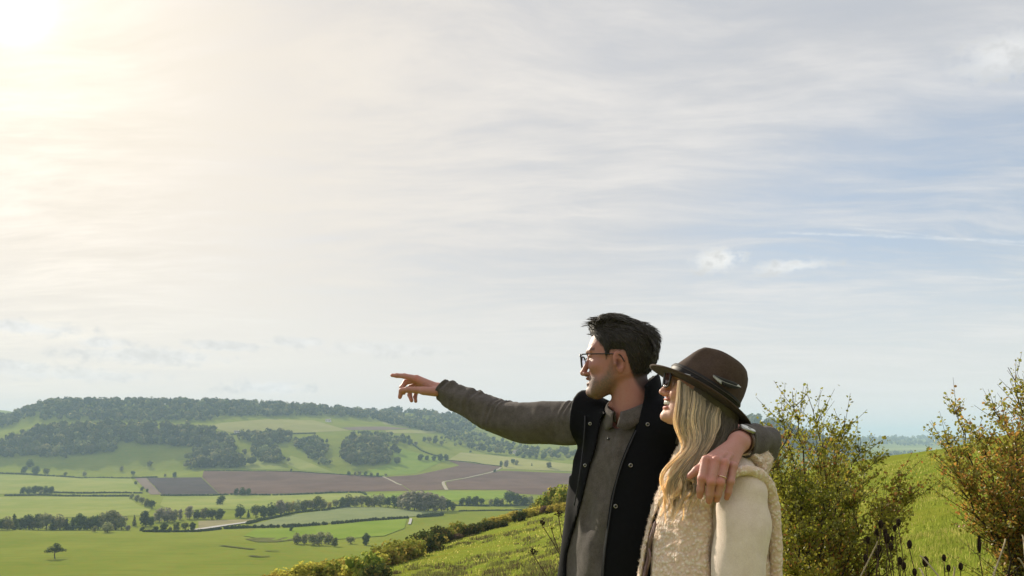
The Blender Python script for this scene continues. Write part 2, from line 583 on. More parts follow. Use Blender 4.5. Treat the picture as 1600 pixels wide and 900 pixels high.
_GY = np.array([-400, -60, 0, 10, 25, 70, 110, 175, 260, 420.0])
_GZ = np.array([36, 8, 0, -1.45, -3.5, -8.4, -10.3, -14.4, -18.5, -24.0])
_BP = np.array([-3000, -400, 0, 300, 400, 520, 620, 700, 800, 880, 1060, 1240, 1480, 1700, 4000.0])
_BY = np.array([30, 32, 38, 46, 58, 70, 84, 110, 150, 178, 130, 92, 74, 72, 60.0])


def near_hill(X, Y):
    z = -1.32 + smooth_interp(Y, _GY, _GZ) + np.where(X > 0, 0.268, 0.23) * X * (1 - 0.25 * np.clip(X / 120, 0, 1) - 0.62 * np.clip(-X / 20, 0, 1))
    px = 800 + F * X / np.maximum(Y, 1.0)
    yb = np.interp(px, _BP, _BY)
    s = np.where(Y > 1, Y - yb, -200.0)
    soft = 0.10 * yb
    z = z - 0.52 * 0.5 * ((s - 0.02 * yb) + np.sqrt((s - 0.02 * yb) ** 2 + soft ** 2)) + 0.52 * 0.5 * (np.sqrt(yb ** 2 + soft ** 2) - yb) * 0
    r = np.hypot(X, Y)
    lump = (fbm(X / 2.4, Y / 2.4, 3, 9) - 0.5) * 0.16 + (fbm(X / 11, Y / 11, 3, 21) - 0.5) * 0.5 * np.clip((r - 4) / 20, 0, 1)
    return z + lump


def H(X, Y):
    X, Y = np.broadcast_arrays(np.asarray(X, float), np.asarray(Y, float))
    n = near_hill(X, Y)
    v = np.where(Y > 20, valley(X, Y), -400.0)
    k = 3.0
    m = np.maximum(n, v)
    return m + np.where(np.abs(n - v) < k, (k - np.abs(n - v)) ** 2 / (4 * k), 0.0)


def H1(x, y):
    return float(H(np.array([x]), np.array([y]))[0])


_RY = np.exp(np.linspace(math.log(3.0), math.log(9000), 2600))


def hit(px, py, ymin=3.0, ymax=9000.0, dz=0.0):
    """where the sight line through a photo pixel meets the land (beyond ymin)"""
    Y = _RY[(_RY >= ymin) & (_RY <= ymax)]
    X = (px - 800) / F * Y
    f = (HY - py) / F * Y - H(X, Y) - dz
    k = np.nonzero(f < 0)[0]
    if len(k) == 0:
        k = np.argmin(f / Y)
        return np.array([X[k], Y[k], H1(X[k], Y[k])])
    k = k[0]
    if k == 0:
        y = Y[0]
    else:
        t = f[k - 1] / (f[k - 1] - f[k])
        y = Y[k - 1] + t * (Y[k] - Y[k - 1])
    x = (px - 800) / F * y
    return np.array([x, y, H1(x, y)])


# ------------------------------------------------------------------ ground sheet
def m_ground():
    m, T, out = new_mat('meadow_grass')
    co = T.new('ShaderNodeTexCoord').outputs['Object']
    sep = T.new('ShaderNodeSeparateXYZ')
    T.l.new(co, sep.inputs[0])
    flat = T.new('ShaderNodeCombineXYZ')
    T.l.new(sep.outputs[0], flat.inputs[0])
    T.l.new(sep.outputs[1], flat.inputs[1])
    p = flat.outputs[0]
    big = T.noise(p, 0.012, 4, 0.6)
    mid = T.noise(p, 0.16, 5, 0.6)
    fine = T.noise(T.mapping(p, (1, 2.2, 1)), 2.3, 6, 0.7)
    col = T.mix(T.ramp(big, 0.35, 0.65), (0.160, 0.205, 0.026), (0.212, 0.245, 0.040))
    streak = T.noise(T.mapping(p, (0.25, 2.0, 1), (0, 0, 0.12)), 0.10, 5, 0.6)
    col = T.mix(T.math('MULTIPLY', T.ramp(streak, 0.48, 0.72), 0.5), col, (0.105, 0.150, 0.020))
    col = T.mix(T.ramp(mid, 0.40, 0.75), col, (0.205, 0.205, 0.030))
    col = T.mix(T.math('MULTIPLY', T.ramp(fine, 0.50, 0.78), 0.65), col, (0.075, 0.105, 0.018))
    col = T.mix(T.math('MULTIPLY', T.ramp(fine, 0.30, 0.12), 0.5), col, (0.20, 0.215, 0.045))
    bn = T.math('ADD', fine, T.math('MULTIPLY', mid, 1.2))
    pbsdf(T, out, col, 1.0, 0.0, bn, 0.35, 0.55)
    return m


M = {}
M['ground'] = m_ground()


def build_ground():
    px = np.concatenate([np.linspace(-900, -240, 40)[:-1], np.linspace(-240, 1840, 470), np.linspace(1840, 2500, 40)[1:]])
    Y = np.concatenate([np.array([1.0]), np.exp(np.linspace(math.log(1.6), math.log(9800), 520))])
    PX, YY = np.meshgrid(px, Y, indexing='ij')
    X = (PX - 800) / F * YY
    Z = H(X, YY)
    n, mm = PX.shape
    v = np.stack([X, YY, Z], -1).reshape(-1, 3)
    i = np.arange(n - 1)[:, None] * mm
    j = np.arange(mm - 1)[None]
    q = np.stack([i + j, i + mm + j, i + mm + j + 1, i + j + 1], -1).reshape(-1, 4)
    # the slope behind the viewer
    bx, by = np.meshgrid(np.linspace(-260, 260, 60), np.concatenate([np.linspace(-300, -10, 20), np.linspace(-9, 1.0, 12)]), indexing='ij')
    bz = H(bx, by) - 0.02
    bv = np.stack([bx, by, bz], -1).reshape(-1, 3)
    bm_ = bx.shape[1]
    i = np.arange(bx.shape[0] - 1)[:, None] * bm_
    j = np.arange(bm_ - 1)[None]
    bq = np.stack([i + j, i + bm_ + j, i + bm_ + j + 1, i + j + 1], -1).reshape(-1, 4) + len(v)
    me = mesh_np('ground', np.vstack([v, bv]), [np.vstack([q, bq])], [M['ground']], smooth=True)
    o = obj('ground', me)
    tag(o, 'green grassland falling from the near hill into the valley and up the far ridge', None, None, 'structure')


build_ground()


# ------------------------------------------------------------------ fields, tracks and roads laid on the land
def m_field(name, a, b, scale=0.05, stripes=None, strs=0.25, bump=0.2):
    m, T, out = new_mat(name)
    co = T.new('ShaderNodeTexCoord').outputs['Object']
    n = T.noise(co, scale, 5, 0.6)
    col = T.mix(T.ramp(n, 0.3, 0.7), a, b)
    if stripes is not None:
        ang, per = stripes
        w = T.new('ShaderNodeTexWave')
        T.l.new(T.mapping(co, rot=(0, 0, ang)), w.inputs[0])
        w.inputs['Scale'].default_value = 1.0 / per
        w.inputs['Distortion'].default_value = 3.0
        w.inputs['Detail'].default_value = 3
        col = T.mix(T.math('MULTIPLY', w.outputs['Fac'], strs), col, tuple(x * 0.55 for x in a))
    f = T.noise(co, 0.9, 5, 0.7)
    col = T.mix(T.math('MULTIPLY', T.ramp(f, 0.45, 0.8), 0.35), col, tuple(x * 0.55 for x in a))
    pbsdf(T, out, col, 1.0, 0.0, f, bump, 0.6)
    return m


M['plough'] = m_field('ploughed_earth', (0.13, 0.082, 0.066), (0.18, 0.118, 0.095), 0.02, (0.5, 14), 0.4)
M['plough_dark'] = m_field('dark_ploughed_earth', (0.075, 0.062, 0.062), (0.105, 0.08, 0.078), 0.03, (0.9, 9), 0.45)
M['plough_pale'] = m_field('dry_ploughed_earth', (0.19, 0.15, 0.125), (0.22, 0.17, 0.14), 0.03, (0.4, 9), 0.15)
M['pasture_pale'] = m_field('pale_pasture', (0.215, 0.26, 0.06), (0.29, 0.305, 0.09), 0.02, (1.35, 16), 0.18)
M['pasture_grey'] = m_field('grey_pasture', (0.175, 0.21, 0.095), (0.225, 0.25, 0.12), 0.03, (0.3, 10), 0.12)
M['pasture_bright'] = m_field('bright_pasture', (0.165, 0.24, 0.03), (0.21, 0.275, 0.045), 0.03, (1.3, 12), 0.15)
M['pasture_gold'] = m_field('golden_pasture', (0.27, 0.275, 0.09), (0.31, 0.30, 0.115), 0.02, (1.2, 12), 0.12)
M['stubble'] = m_field('dry_stubble', (0.22, 0.20, 0.11), (0.27, 0.24, 0.13), 0.04)
M['marsh'] = m_field('rough_wet_grass', (0.095, 0.105, 0.030), (0.15, 0.15, 0.055), 0.15)
M['chalk'] = m_plain('pale_track', (0.36, 0.32, 0.25), 1.0, 0.0, 0.15, 0.3)
M['tarmac'] = m_plain('pale_lane', (0.38, 0.37, 0.35), 0.9, 0.05, 0.12, 0.3)


def sheet(name, poly_px, mat, dz=0.4, ymin=210, step=None):
    pts = []
    n = len(poly_px)
    for k in range(n):
        a, b = np.array(poly_px[k], float), np.array(poly_px[(k + 1) % n], float)
        m = max(2, int(np.linalg.norm(b - a) / 5))
        for t in range(m):
            p = a + (b - a) * t / m
            pts.append(hit(p[0], p[1], ymin)[:2])
    P = np.array(pts)
    lo, hi = P.min(0), P.max(0)
    st = step or max(6.0, math.sqrt((hi - lo).prod() / 2600))
    gx, gy = np.meshgrid(np.arange(lo[0], hi[0], st), np.arange(lo[1], hi[1], st))
    G = np.stack([gx.ravel(), gy.ravel()], 1)
    ins = np.zeros(len(G), bool)
    for k in range(len(P)):
        a, b = P[k], P[(k + 1) % len(P)]
        c = (a[1] > G[:, 1]) != (b[1] > G[:, 1])
        with np.errstate(divide='ignore', invalid='ignore'):
            xs = (b[0] - a[0]) * (G[:, 1] - a[1]) / (b[1] - a[1]) + a[0]
        ins ^= c & (G[:, 0] < xs)
    V = [Vector(p) for p in np.vstack([P, G[ins]])]
    r = mgeo.delaunay_2d_cdt(V, [], [list(range(len(P)))], 1, 0.01)
    vv = np.array([x[:] for x in r[0]])
    z = H(vv[:, 0], vv[:, 1]) + dz
    me = mesh_np(name, np.column_stack([vv, z]), [np.array([list(f) for f in r[2]])], [mat], smooth=True)
    o = obj(name, me)
    tag(o, kind='structure')
    return o


def ribbon(name, line_px, width, mat, dz=0.7, ymin=210):
    P = np.array([hit(a, b, ymin)[:2] for a, b in line_px])
    Q = spline(P, 12 * len(P))
    t = np.gradient(Q, axis=0)
    t /= np.linalg.norm(t, axis=1)[:, None]
    nrm = np.stack([-t[:, 1], t[:, 0]], 1)
    v = []
    for s in (-0.5, -0.17, 0.17, 0.5):
        p = Q + nrm * width * s
        v.append(np.column_stack([p, H(p[:, 0], p[:, 1]) + dz]))
    n = len(Q)
    q = [[s * n + k, s * n + k + 1, (s + 1) * n + k + 1, (s + 1) * n + k] for s in range(3) for k in range(n - 1)]
    o = obj(name, mesh_np(name, np.vstack(v), [np.array(q)], [mat], smooth=True))
    tag(o, kind='structure')
    return o


def build_fields():
    S = sheet
    S('pasture', [(-60, 741), (0, 742), (60, 744), (110, 746.5), (205, 748), (223, 770), (150, 770), (0, 772), (-60, 772)], M['pasture_pale'])
    S('pasture', [(-60, 777), (200, 776.5), (216, 790), (236, 797), (225, 806), (100, 809), (0, 812), (-60, 813)], M['pasture_pale'])
    S('pasture', [(256, 777), (342, 775), (420, 775), (560, 771), (600, 776), (560, 783), (480, 787), (430, 793), (380, 797), (330, 795), (270, 800), (250, 790)], M['pasture_pale'])
    S('ploughed_field', [(229, 747), (314, 746), (342, 772), (253, 773)], M['plough_dark'])
    S('ploughed_field', [(210, 747), (228, 747), (252, 773), (235, 773)], M['plough_pale'])
    S('ploughed_field', [(318, 736.5), (449, 737), (520, 741), (598, 745.5), (627, 758), (640, 767), (565, 768.5), (420, 772), (343, 772), (316, 746)], M['plough'])
    S('ploughed_field', [(600, 745.5), (650, 742.5), (685, 735), (718, 727.5), (699, 719), (783, 729.5), (769, 736.5), (734, 745), (692, 752), (690, 757), (695, 765.5), (642, 767), (628, 757.5)], M['plough'])
    S('ploughed_field', [(785, 735.5), (840, 738), (895, 740), (960, 742), (1110, 743), (1110, 776), (960, 775), (837, 773), (803, 771.5), (790, 765.5), (701, 765.5), (697, 757.5), (697, 753.5), (737, 746.5), (772, 738)], M['plough'])
    S('pasture', [(430, 811), (456, 805), (509, 798), (545, 792.5), (590, 793), (640, 797.5), (700, 799.5), (688, 803), (640, 808), (580, 812), (527, 817), (464, 821.5), (400, 824), (395, 820)], M['pasture_grey'])
    S('pasture', [(400, 827), (464, 825), (527, 820), (580, 815), (636, 811), (632, 826), (600, 838), (530, 843), (430, 845), (380, 838)], M['pasture_bright'])
    S('stubble_field', [(310, 815), (345, 813), (400, 812), (375, 818), (350, 821), (310, 827)], M['stubble'])
    S('pasture', [(560, 773), (700, 768), (790, 768), (800, 778), (740, 783), (640, 783), (575, 778)], M['pasture_bright'])
    S('pasture', [(327, 666), (345, 661), (420, 655), (490, 657), (546, 673), (480, 676), (370, 677), (352, 674)], M['pasture_gold'])
    S('pasture', [(602, 673), (650, 671.5), (683, 674), (676, 677), (605, 677)], M['pasture_gold'])
    S('ploughed_field', [(533, 668.5), (560, 667), (599, 666.5), (644, 670), (600, 672), (546, 672)], M['plough_pale'])
    S('pasture', [(595, 656), (625, 659), (652, 667), (640, 668.5), (600, 663)], M['pasture_gold'])
    S('pasture', [(700, 719), (720, 707), (775, 712), (860, 722), (900, 726), (900, 737), (786, 733), (784, 728)], M['pasture_gold'])
    S('pasture', [(620, 700), (700, 719), (690, 722), (650, 740), (600, 743.5), (560, 741), (610, 725)], M['pasture_bright'])
    S('pasture', [(390, 706), (402, 712), (430, 726), (455, 734), (384, 733), (378, 712)], M['pasture_pale'])
    S('pasture', [(455, 712), (480, 722), (520, 738), (470, 735), (440, 722)], M['pasture_pale'])
    S('pasture', [(1335, 716), (1360, 709), (1420, 706), (1470, 708), (1470, 716)], M['pasture_bright'], 1.5, 1500)
    S('pasture', [(1370, 702), (1440, 700), (1480, 701.5), (1480, 705), (1380, 705)], M['pasture_pale'], 2.5, 2500)
    S('marsh', [(383, 843), (400, 840.5), (430, 841), (452, 840), (462, 844), (432, 847.5), (402, 847.5)], M['marsh'])
    ribbon('ditch', [(345, 853), (370, 856), (397, 859)], 3.0, M['marsh'], 0.5)
    ribbon('ditch', [(390, 869), (405, 870.5), (421, 870)], 3.2, M['marsh'], 0.5)
    ribbon('ditch', [(415, 861), (425, 862), (436, 862)], 2.2, M['marsh'], 0.5)
    ribbon('farm_track', [(783, 731), (771, 737), (735, 745.7), (712, 750), (695, 752.8), (693, 757), (698, 766)], 5.0, M['chalk'])
    ribbon('farm_track', [(598, 745), (612, 751.5), (627, 758.5)], 3.6, M['chalk'])
    ribbon('lane', [(300, 829.5), (308, 828), (330, 825), (353, 821.5), (378, 818), (395, 815), (415, 811)], 7.5, M['tarmac'])
    ribbon('lane', [(642, 811), (641, 816), (639.5, 820)], 2.2, M['tarmac'])


build_fields()

# ------------------------------------------------------------------ foliage
M['bark'] = m_plain('bark', (0.10, 0.08, 0.06), 0.9, 0.15, 0.35, 6, 0.03)
M['leaf_dark'] = m_leaf('dark_green_leaves', (0.048, 0.072, 0.027), (0.115, 0.145, 0.045), None, 0.4, 0.25)
M['leaf_mid'] = m_leaf('mid_green_leaves', (0.065, 0.090, 0.028), (0.150, 0.170, 0.050), (0.20, 0.19, 0.06), 0.4, 0.25)
M['leaf_pale'] = m_leaf('sage_green_leaves', (0.15, 0.175, 0.085), (0.28, 0.29, 0.14), (0.32, 0.30, 0.14), 0.42, 0.25)
M['leaf_gold'] = m_leaf('yellowing_leaves', (0.23, 0.215, 0.06), (0.36, 0.32, 0.09), (0.36, 0.27, 0.08), 0.42, 0.25)
M['leaf_lilac'] = m_leaf('thin_grey_leaves', (0.22, 0.205, 0.145), (0.34, 0.31, 0.22), None, 0.42, 0.25)
M['leaf_wood'] = m_leaf('woodland_leaves', (0.060, 0.080, 0.034), (0.150, 0.165, 0.062), (0.19, 0.175, 0.07), 0.38, 0.02, 0.22, 0.0, True)
M['bush_gold'] = m_leaf('golden_autumn_leaves', (0.29, 0.26, 0.05), (0.50, 0.43, 0.085), (0.34, 0.22, 0.06), 0.45, 1.2, 0.05)
M['bush_olive'] = m_leaf('olive_leaves', (0.15, 0.175, 0.030), (0.33, 0.34, 0.06), (0.38, 0.31, 0.07), 0.45, 1.0, 0.3)
M['bush_dark'] = m_leaf('dark_thorn_leaves', (0.035, 0.050, 0.015), (0.095, 0.105, 0.030), (0.17, 0.13, 0.04), 0.35, 1.0, 0.2)
M['bush_green'] = m_leaf('fresh_green_leaves', (0.12, 0.165, 0.028), (0.28, 0.31, 0.06), (0.36, 0.31, 0.07), 0.48, 1.0, 0.3)
M['bush_brown'] = m_leaf('brown_purple_leaves', (0.095, 0.062, 0.045), (0.17, 0.115, 0.075), None, 0.35, 1.0)
M['bush_red'] = m_leaf('russet_leaves', (0.24, 0.08, 0.035), (0.33, 0.14, 0.05), None, 0.4, 1.0)
M['hedge'] = m_leaf('hedge_leaves', (0.040, 0.054, 0.020), (0.080, 0.095, 0.034), None, 0.25, 0.3)


def cards(P, N, size, r, bias=0.55):
    """one bent leaf clump (two triangles) for each point: verts, tris"""
    n = len(P)
    d = r.normal(size=(n, 3))
    d /= np.linalg.norm(d, axis=1)[:, None]
    nn = d * (1 - bias) + N * bias
    nn /= np.linalg.norm(nn, axis=1)[:, None] + 1e-9
    a = np.cross(nn, r.normal(size=(n, 3)))
    a /= np.linalg.norm(a, axis=1)[:, None] + 1e-9
    b = np.cross(nn, a)
    s = (np.asarray(size) * r.uniform(0.6, 1.35, n))[:, None]
    v = np.stack([P - a * s * 0.5, P + b * s * 0.38 + nn * s * 0.12, P + a * s * 0.5, P - b * s * 0.38 + nn * s * 0.12], 1).reshape(-1, 3)
    k = np.arange(n)[:, None] * 4
    f = np.vstack([k + [[0, 1, 2]], k + [[0, 2, 3]]])
    return v, f


def lobes_cloud(lobes, n, r, fill=0.35):
    """points over and inside a set of ellipsoid lobes (x, y, z, rx, ry, rz)"""
    L = np.array(lobes, float)
    w = (L[:, 3] * L[:, 4] + L[:, 4] * L[:, 5] + L[:, 3] * L[:, 5])
    k = r.choice(len(L), n, p=w / w.sum())
    d = r.normal(size=(n, 3))
    d /= np.linalg.norm(d, axis=1)[:, None]
    rad = np.where(r.random(n) < fill, r.uniform(0.45, 0.95, n), r.uniform(0.88, 1.12, n))
    P = L[k, :3] + d * rad[:, None] * L[k, 3:6]
    N = d / L[k, 3:6]
    N /= np.linalg.norm(N, axis=1)[:, None]
    keep = np.ones(n, bool)
    for l in L:                                    # drop points deep inside another lobe
        q = ((P - l[:3]) / l[3:6])
        keep &= (q * q).sum(1) > 0.30
    return P[keep], N[keep]


def crown_mesh(name, lobes, n, size, mat, seed, core=0.72, fill=0.35):
    r = np.random.default_rng(seed)
    mb = MB()
    for l in lobes:
        v, f = ICO1
        w = v * (1 + 0.25 * (r.random((len(v), 1)) - 0.5)) * np.array(l[3:6]) * core + np.array(l[:3])
        mb.add(w, f)
    P, N = lobes_cloud(lobes, n, r, fill)
    v, f = cards(P, N, size, r)
    mb.add(v, f)
    return mb.mesh(name, [mat])


def trunk_mesh(name, h, r0, seed, limbs=(), fork=0.35):
    r = np.random.default_rng(seed)
    mb = MB()
    top = np.array([r.normal() * 0.03, r.normal() * 0.03, h])
    P = spline([(0, 0, -0.05), (r.normal() * 0.02, r.normal() * 0.02, h * 0.5), top], 6)
    mb.add(*tube(P, np.linspace(r0, r0 * 0.45, 6), 6))
    for tx, ty, tz in limbs:
        s = np.array([0, 0, h * r.uniform(fork, 0.8)])
        e = np.array([tx, ty, tz])
        P = spline([s, (s + e) / 2 + np.array([0, 0, -0.03]), e], 5)
        mb.add(*tube(P, np.linspace(r0 * 0.5, r0 * 0.12, 5), 5))
    return mb.mesh(name, [M['bark']], smooth=True)


def tree_lobes(kind, r):
    L = []
    if kind == 'round':
        L.append((0, 0, .50, .30, .30, .42))
        for k in range(7):
            a = k / 7 * 6.283 + r.uniform(-.4, .4)
            q = r.uniform(.14, .26)
            L.append((math.cos(a) * q, math.sin(a) * q, r.uniform(.20, .80), r.uniform(.13, .22), r.uniform(.13, .22), r.uniform(.12, .20)))
    elif kind == 'tall':
        for k in range(7):
            z = .2 + .68 * k / 6
            w = .17 * (1.1 - abs(z - .5) * 1.1)
            L.append((r.uniform(-.06, .06), r.uniform(-.06, .06), z, w, w, .13))
    elif kind == 'fir':
        for k in range(7):
            z = .12 + .8 * k / 6
            w = .23 * (1 - z) + .03
            L.append((r.uniform(-.015, .015), r.uniform(-.015, .015), z, w, w, .085))
    elif kind == 'flat':                           # wind-shaped lone thorn: wide flat crown
        for x, z, rx, rz in ((-.38, .50, .24, .11), (-.14, .66, .28, .17), (.10, .82, .24, .15), (.20, .60, .30, .13), (.46, .50, .26, .09), (0, .52, .34, .12), (.02, .93, .13, .08)):
            L.append((x, r.uniform(-.12, .12), z, rx, rx * .9, rz))
    elif kind == 'bush':
        L.append((0, 0, .42, .42, .40, .44))
        for k in range(8):
            a = k / 8 * 6.283 + r.uniform(-.3, .3)
            q = r.uniform(.22, .5)
            s = r.uniform(.20, .32)
            L.append((math.cos(a) * q, math.sin(a) * q, r.uniform(.2, .66), s, s, s * r.uniform(.8, 1.2)))
    return L


PROTO = {}


def proto(kind, mat, k, n=None, size=None):
    key = (kind, mat, k)
    if key not in PROTO:
        seed = abs(hash((kind, k))) % 1000 if False else (sum(map(ord, kind)) * 7 + k * 31)
        r = np.random.default_rng(seed)
        lo = tree_lobes(kind, r)
        nn = n or {'round': 620, 'tall': 430, 'fir': 420, 'flat': 900, 'bush': 700}[kind]
        sz = size or {'round': .105, 'tall': .10, 'fir': .085, 'flat': .075, 'bush': .13}[kind]
        core = {'tall': .6, 'fir': .7, 'flat': .5}.get(kind, .72)
        c = crown_mesh('crown', lo, nn, sz, M[mat], seed, core)
        h = {'flat': .55, 'bush': .3, 'fir': .8, 'tall': .75}.get(kind, .5)
        limbs = [(l[0] * .8, l[1] * .8, l[2]) for l in lo[1:6]]
        t = trunk_mesh('trunk', h, {'bush': .05, 'flat': .045, 'tall': .022}.get(kind, .032), seed, limbs if kind in ('round', 'flat', 'bush') else ())
        PROTO[key] = (c, t)
    return PROTO[key]


def plant(name, kind, mat, k, loc, h, wide=1.0, rz=0.0, label=None, cat='tree', group=None):
    c, t = proto(kind, mat, k)
    e = empty(name, loc, rz)
    e.scale = (h * wide, h * wide, h)
    obj('crown', c, e)
    obj('trunk', t, e)
    return tag(e, label, cat, group)


LOOK = {'leaf_dark': 'dark green', 'leaf_mid': 'mid green', 'leaf_pale': 'pale sage-green', 'leaf_gold': 'yellowing', 'leaf_lilac': 'lilac-grey'}
SHAPE = {'round': 'round-crowned', 'tall': 'slender', 'fir': 'pointed', 'flat': 'flat-topped'}


def tree_row(rows, place, group, ymin=210, name='broadleaf_tree'):
    rows = sorted(rows, key=lambda q: q[0])
    for i, q in enumerate(rows):
        px, py, hp, kind, mat = q[:5]
        wide = q[5] if len(q) > 5 else 1.0
        p = hit(px, py, ymin)
        h = hp / F * p[1]
        nm = {'fir': 'conifer_tree', 'tall': 'poplar_tree'}.get(kind, name)
        plant(nm, kind, mat, i % 4, (p[0], p[1], p[2] - 0.02 * h), h, wide * (0.92 + 0.16 * ((i * 37) % 10) / 10), i * 1.7,
              f'{LOOK[mat]} {SHAPE[kind]} tree, {from_left(i)} {place}', 'tree', group)


def build_trees():
    D, P_, Mi, G, Li = 'leaf_dark', 'leaf_pale', 'leaf_mid', 'leaf_gold', 'leaf_lilac'
    R, Tl, Fi = 'round', 'tall', 'fir'
    tree_row([(3, 828, 19, R, D), (12, 828, 23, R, P_), (22, 828, 26, Fi, D, 1.3), (32, 828, 20, R, D), (41, 828, 25, R, D), (51, 828, 22, R, Mi), (60, 828, 26, Tl, Mi, 1.4),
              (72, 828, 29, R, P_), (83, 828, 22, Fi, D, 1.2), (93, 828, 27, R, P_), (104, 828, 19, Fi, D, 1.5), (113, 828, 20, Fi, D, 1.4), (125, 828, 27, R, D),
              (136, 828, 19, R, D), (145, 828, 23, R, D), (153, 828, 25, R, D), (163, 828, 28, R, P_), (173, 828, 31, Tl, P_, 1.9), (181, 828, 30, R, P_), (190, 828, 24, R, P_)],
             'in the row beyond the near meadow', 'trees in the row beyond the near meadow')
    tree_row([(148, 831, 10, R, P_), (168, 832, 18, R, P_, 1.25), (200, 829, 9, R, Li, 1.3), (210, 822, 18, Fi, Mi, .9), (222, 830, 7, R, D, 1.4), (227, 822, 24, Tl, D, 1.6), (236, 822, 16, R, D),
              (244, 831, 10, R, D), (256, 831, 15, R, D, 1.1), (266, 830, 8, R, Mi), (276, 829, 14, R, Mi, 1.15), (289, 829, 14, R, Mi, 1.15), (301, 829, 14, R, D, 1.0)],
             'among those left of the lane', 'small trees left of the lane')
    tree_row([(249, 816, 24, R, Li, 1.0), (262, 816, 25, R, Li, 1.1), (272, 815, 20, R, P_), (282, 812, 17, Tl, Li, 1.3), (296, 811, 21, Tl, Li, 1.4), (308, 811, 16, R, D, 1.1), (319, 811, 19, R, P_), (331, 812, 18, R, D, 1.2),
              (343, 812, 18, R, D, 1.2), (375, 809, 23, R, D, 1.0), (388, 809, 13, Fi, D, 1.1), (400, 809, 22, R, Mi), (412, 809, 20, R, D), (425, 808, 25, R, D, 1.05), (438, 806, 26, Tl, Li, 1.5), (448, 804, 22, R, P_, 1.0)],
             'in the belt above the pale lane', 'belt of trees above the lane')
    tree_row([(457, 801, 19, R, G, .9), (466, 800, 21, R, P_), (475, 799, 19, R, Mi), (485, 798, 19, R, P_), (495, 797, 23, R, Mi), (505, 796, 18, R, P_), (515, 795, 11, R, G), (525, 794, 15, R, P_), (535, 793, 17, R, D),
              (545, 792, 22, R, Mi), (555, 792, 18, R, P_), (565, 792, 20, R, P_), (575, 792, 18, R, Mi), (585, 792, 21, R, P_), (595, 792, 22, R, P_), (606, 793, 18, R, D), (617, 794, 21, R, D)],
             'in the belt behind the domed pasture', 'belt of trees behind the domed pasture')
    tree_row([(628, 796, 25, Tl, Li, 1.6), (638, 797, 29, Tl, Li, 1.7), (648, 798, 32, Tl, Li, 1.8), (659, 798, 31, Tl, Li, 1.8), (669, 799, 30, Tl, Li, 1.7), (680, 799, 27, Tl, Li, 1.7), (690, 799, 25, Tl, Li, 1.6), (699, 798, 20, R, D),
              (708, 798, 14, R, Mi)], 'in the pale poplar clump', 'pale poplar clump')
    tree_row([(722, 790, 13, R, D, 1.2), (733, 790, 16, R, D, 1.2), (743, 790, 16, R, D, 1.1), (753, 790, 13, R, D), (767, 790, 11, R, P_), (776, 790, 14, R, D, 1.1), (784, 790, 11, R, Mi), (797, 790, 25, R, D), (808, 790, 20, R, D, 1.1),
              (819, 790, 18, R, D, 1.1), (829, 789, 16, R, P_)], 'in the dark row right of the poplars', 'dark trees right of the poplars')
    tree_row([(345, 789, 16, 'round', D, 1.15)], 'alone on the pale meadow', None)
    tree_row([(369, 774, 12, R, D, .9), (379, 774, 14, R, D, 1.0), (388, 774, 12, R, D, 1.0)], 'of the trio at the brown field\'s edge', 'trio at the brown field edge')
    tree_row([(206, 780, 10, R, P_), (214, 784, 12, R, P_), (222, 788, 13, R, P_), (230, 792, 14, R, Mi), (237, 795, 15, R, D), (212, 757, 6, R, D), (222, 767, 7, R, D), (230, 769, 6, R, D)],
             'in the slanting line by the brown strip', 'slanting line of trees')
    tree_row([(36, 772, 12, R, D), (45, 772, 13, R, D), (54, 772, 14, R, D), (63, 772, 14, R, D), (72, 772, 14, R, D), (80, 772, 13, R, D), (64, 773, 8, R, P_)], 'in the tight clump between two hedges', 'clump between two hedges')
    tree_row([(455, 830, 8, R, D), (464, 850, 19, R, P_), (476, 850, 17, R, P_), (489, 852, 20, R, P_, 1.1), (499, 852, 22, R, P_, 1.1), (513, 850, 20, R, P_, 1.1), (523, 854, 15, R, Mi, 1.1), (548, 850, 13, R, P_, 1.4), (572, 852, 20, R, D, .9)],
             'in the thicket behind the golden scrub', 'thicket behind the scrub')
    tree_row([(47, 730, 14, R, D, 1.1), (38, 740, 13, R, D), (56, 742, 15, R, D, 1.1), (73, 743, 13, R, Mi), (102, 744, 7, R, Mi), (132, 744, 9, R, P_), (190, 736, 9, R, P_), (234, 729, 10, R, Mi, 1.2), (208, 743, 8, R, D), (273, 746, 9, R, D, 1.1), (258, 745, 6, R, P_)],
             'on the shaded slope below the wood', 'trees on the shaded slope')
    tree_row([(545, 743, 8, R, D), (555, 743, 7, R, P_), (562, 744, 9, R, P_), (571, 744, 8, R, D), (580, 745, 8, R, Mi), (590, 745, 7, R, D), (603, 745, 6, R, P_), (455, 737, 5, R, D)], 'at the top edge of the brown field', 'trees at the brown field\'s top edge')
    tree_row([(621, 694, 11, R, P_), (632, 692, 9, R, D), (640, 695, 9, R, D), (650, 697, 8, R, P_), (663, 690, 9, R, D), (671, 692, 11, R, P_), (680, 693, 12, R, D), (690, 697, 10, R, P_), (657, 719, 10, R, D, 1.3), (667, 719, 8, R, D, 1.3),
              (678, 720, 9, R, D, 1.2), (688, 720, 12, R, D, 1.1), (697, 720, 11, R, D), (735, 707, 4, R, D, 1.4)], 'scattered on the sunny mid slope', 'scattered trees on the sunny slope')
    tree_row([(783, 728, 9, R, D, .8), (791, 730, 12, R, Li), (802, 726, 10, R, D), (807, 727, 9, R, P_), (831, 728, 5, Fi, D), (858, 731, 10, R, Mi, 1.2), (773, 738, 5, R, D, 1.3), (818, 716, 8, R, D, 1.2), (828, 716, 9, R, D), (838, 717, 9, R, Mi), (848, 717, 10, R, D)],
             'on the fields right of the farm track', 'trees right of the farm track')
    p = hit(86, 872.5, 210)
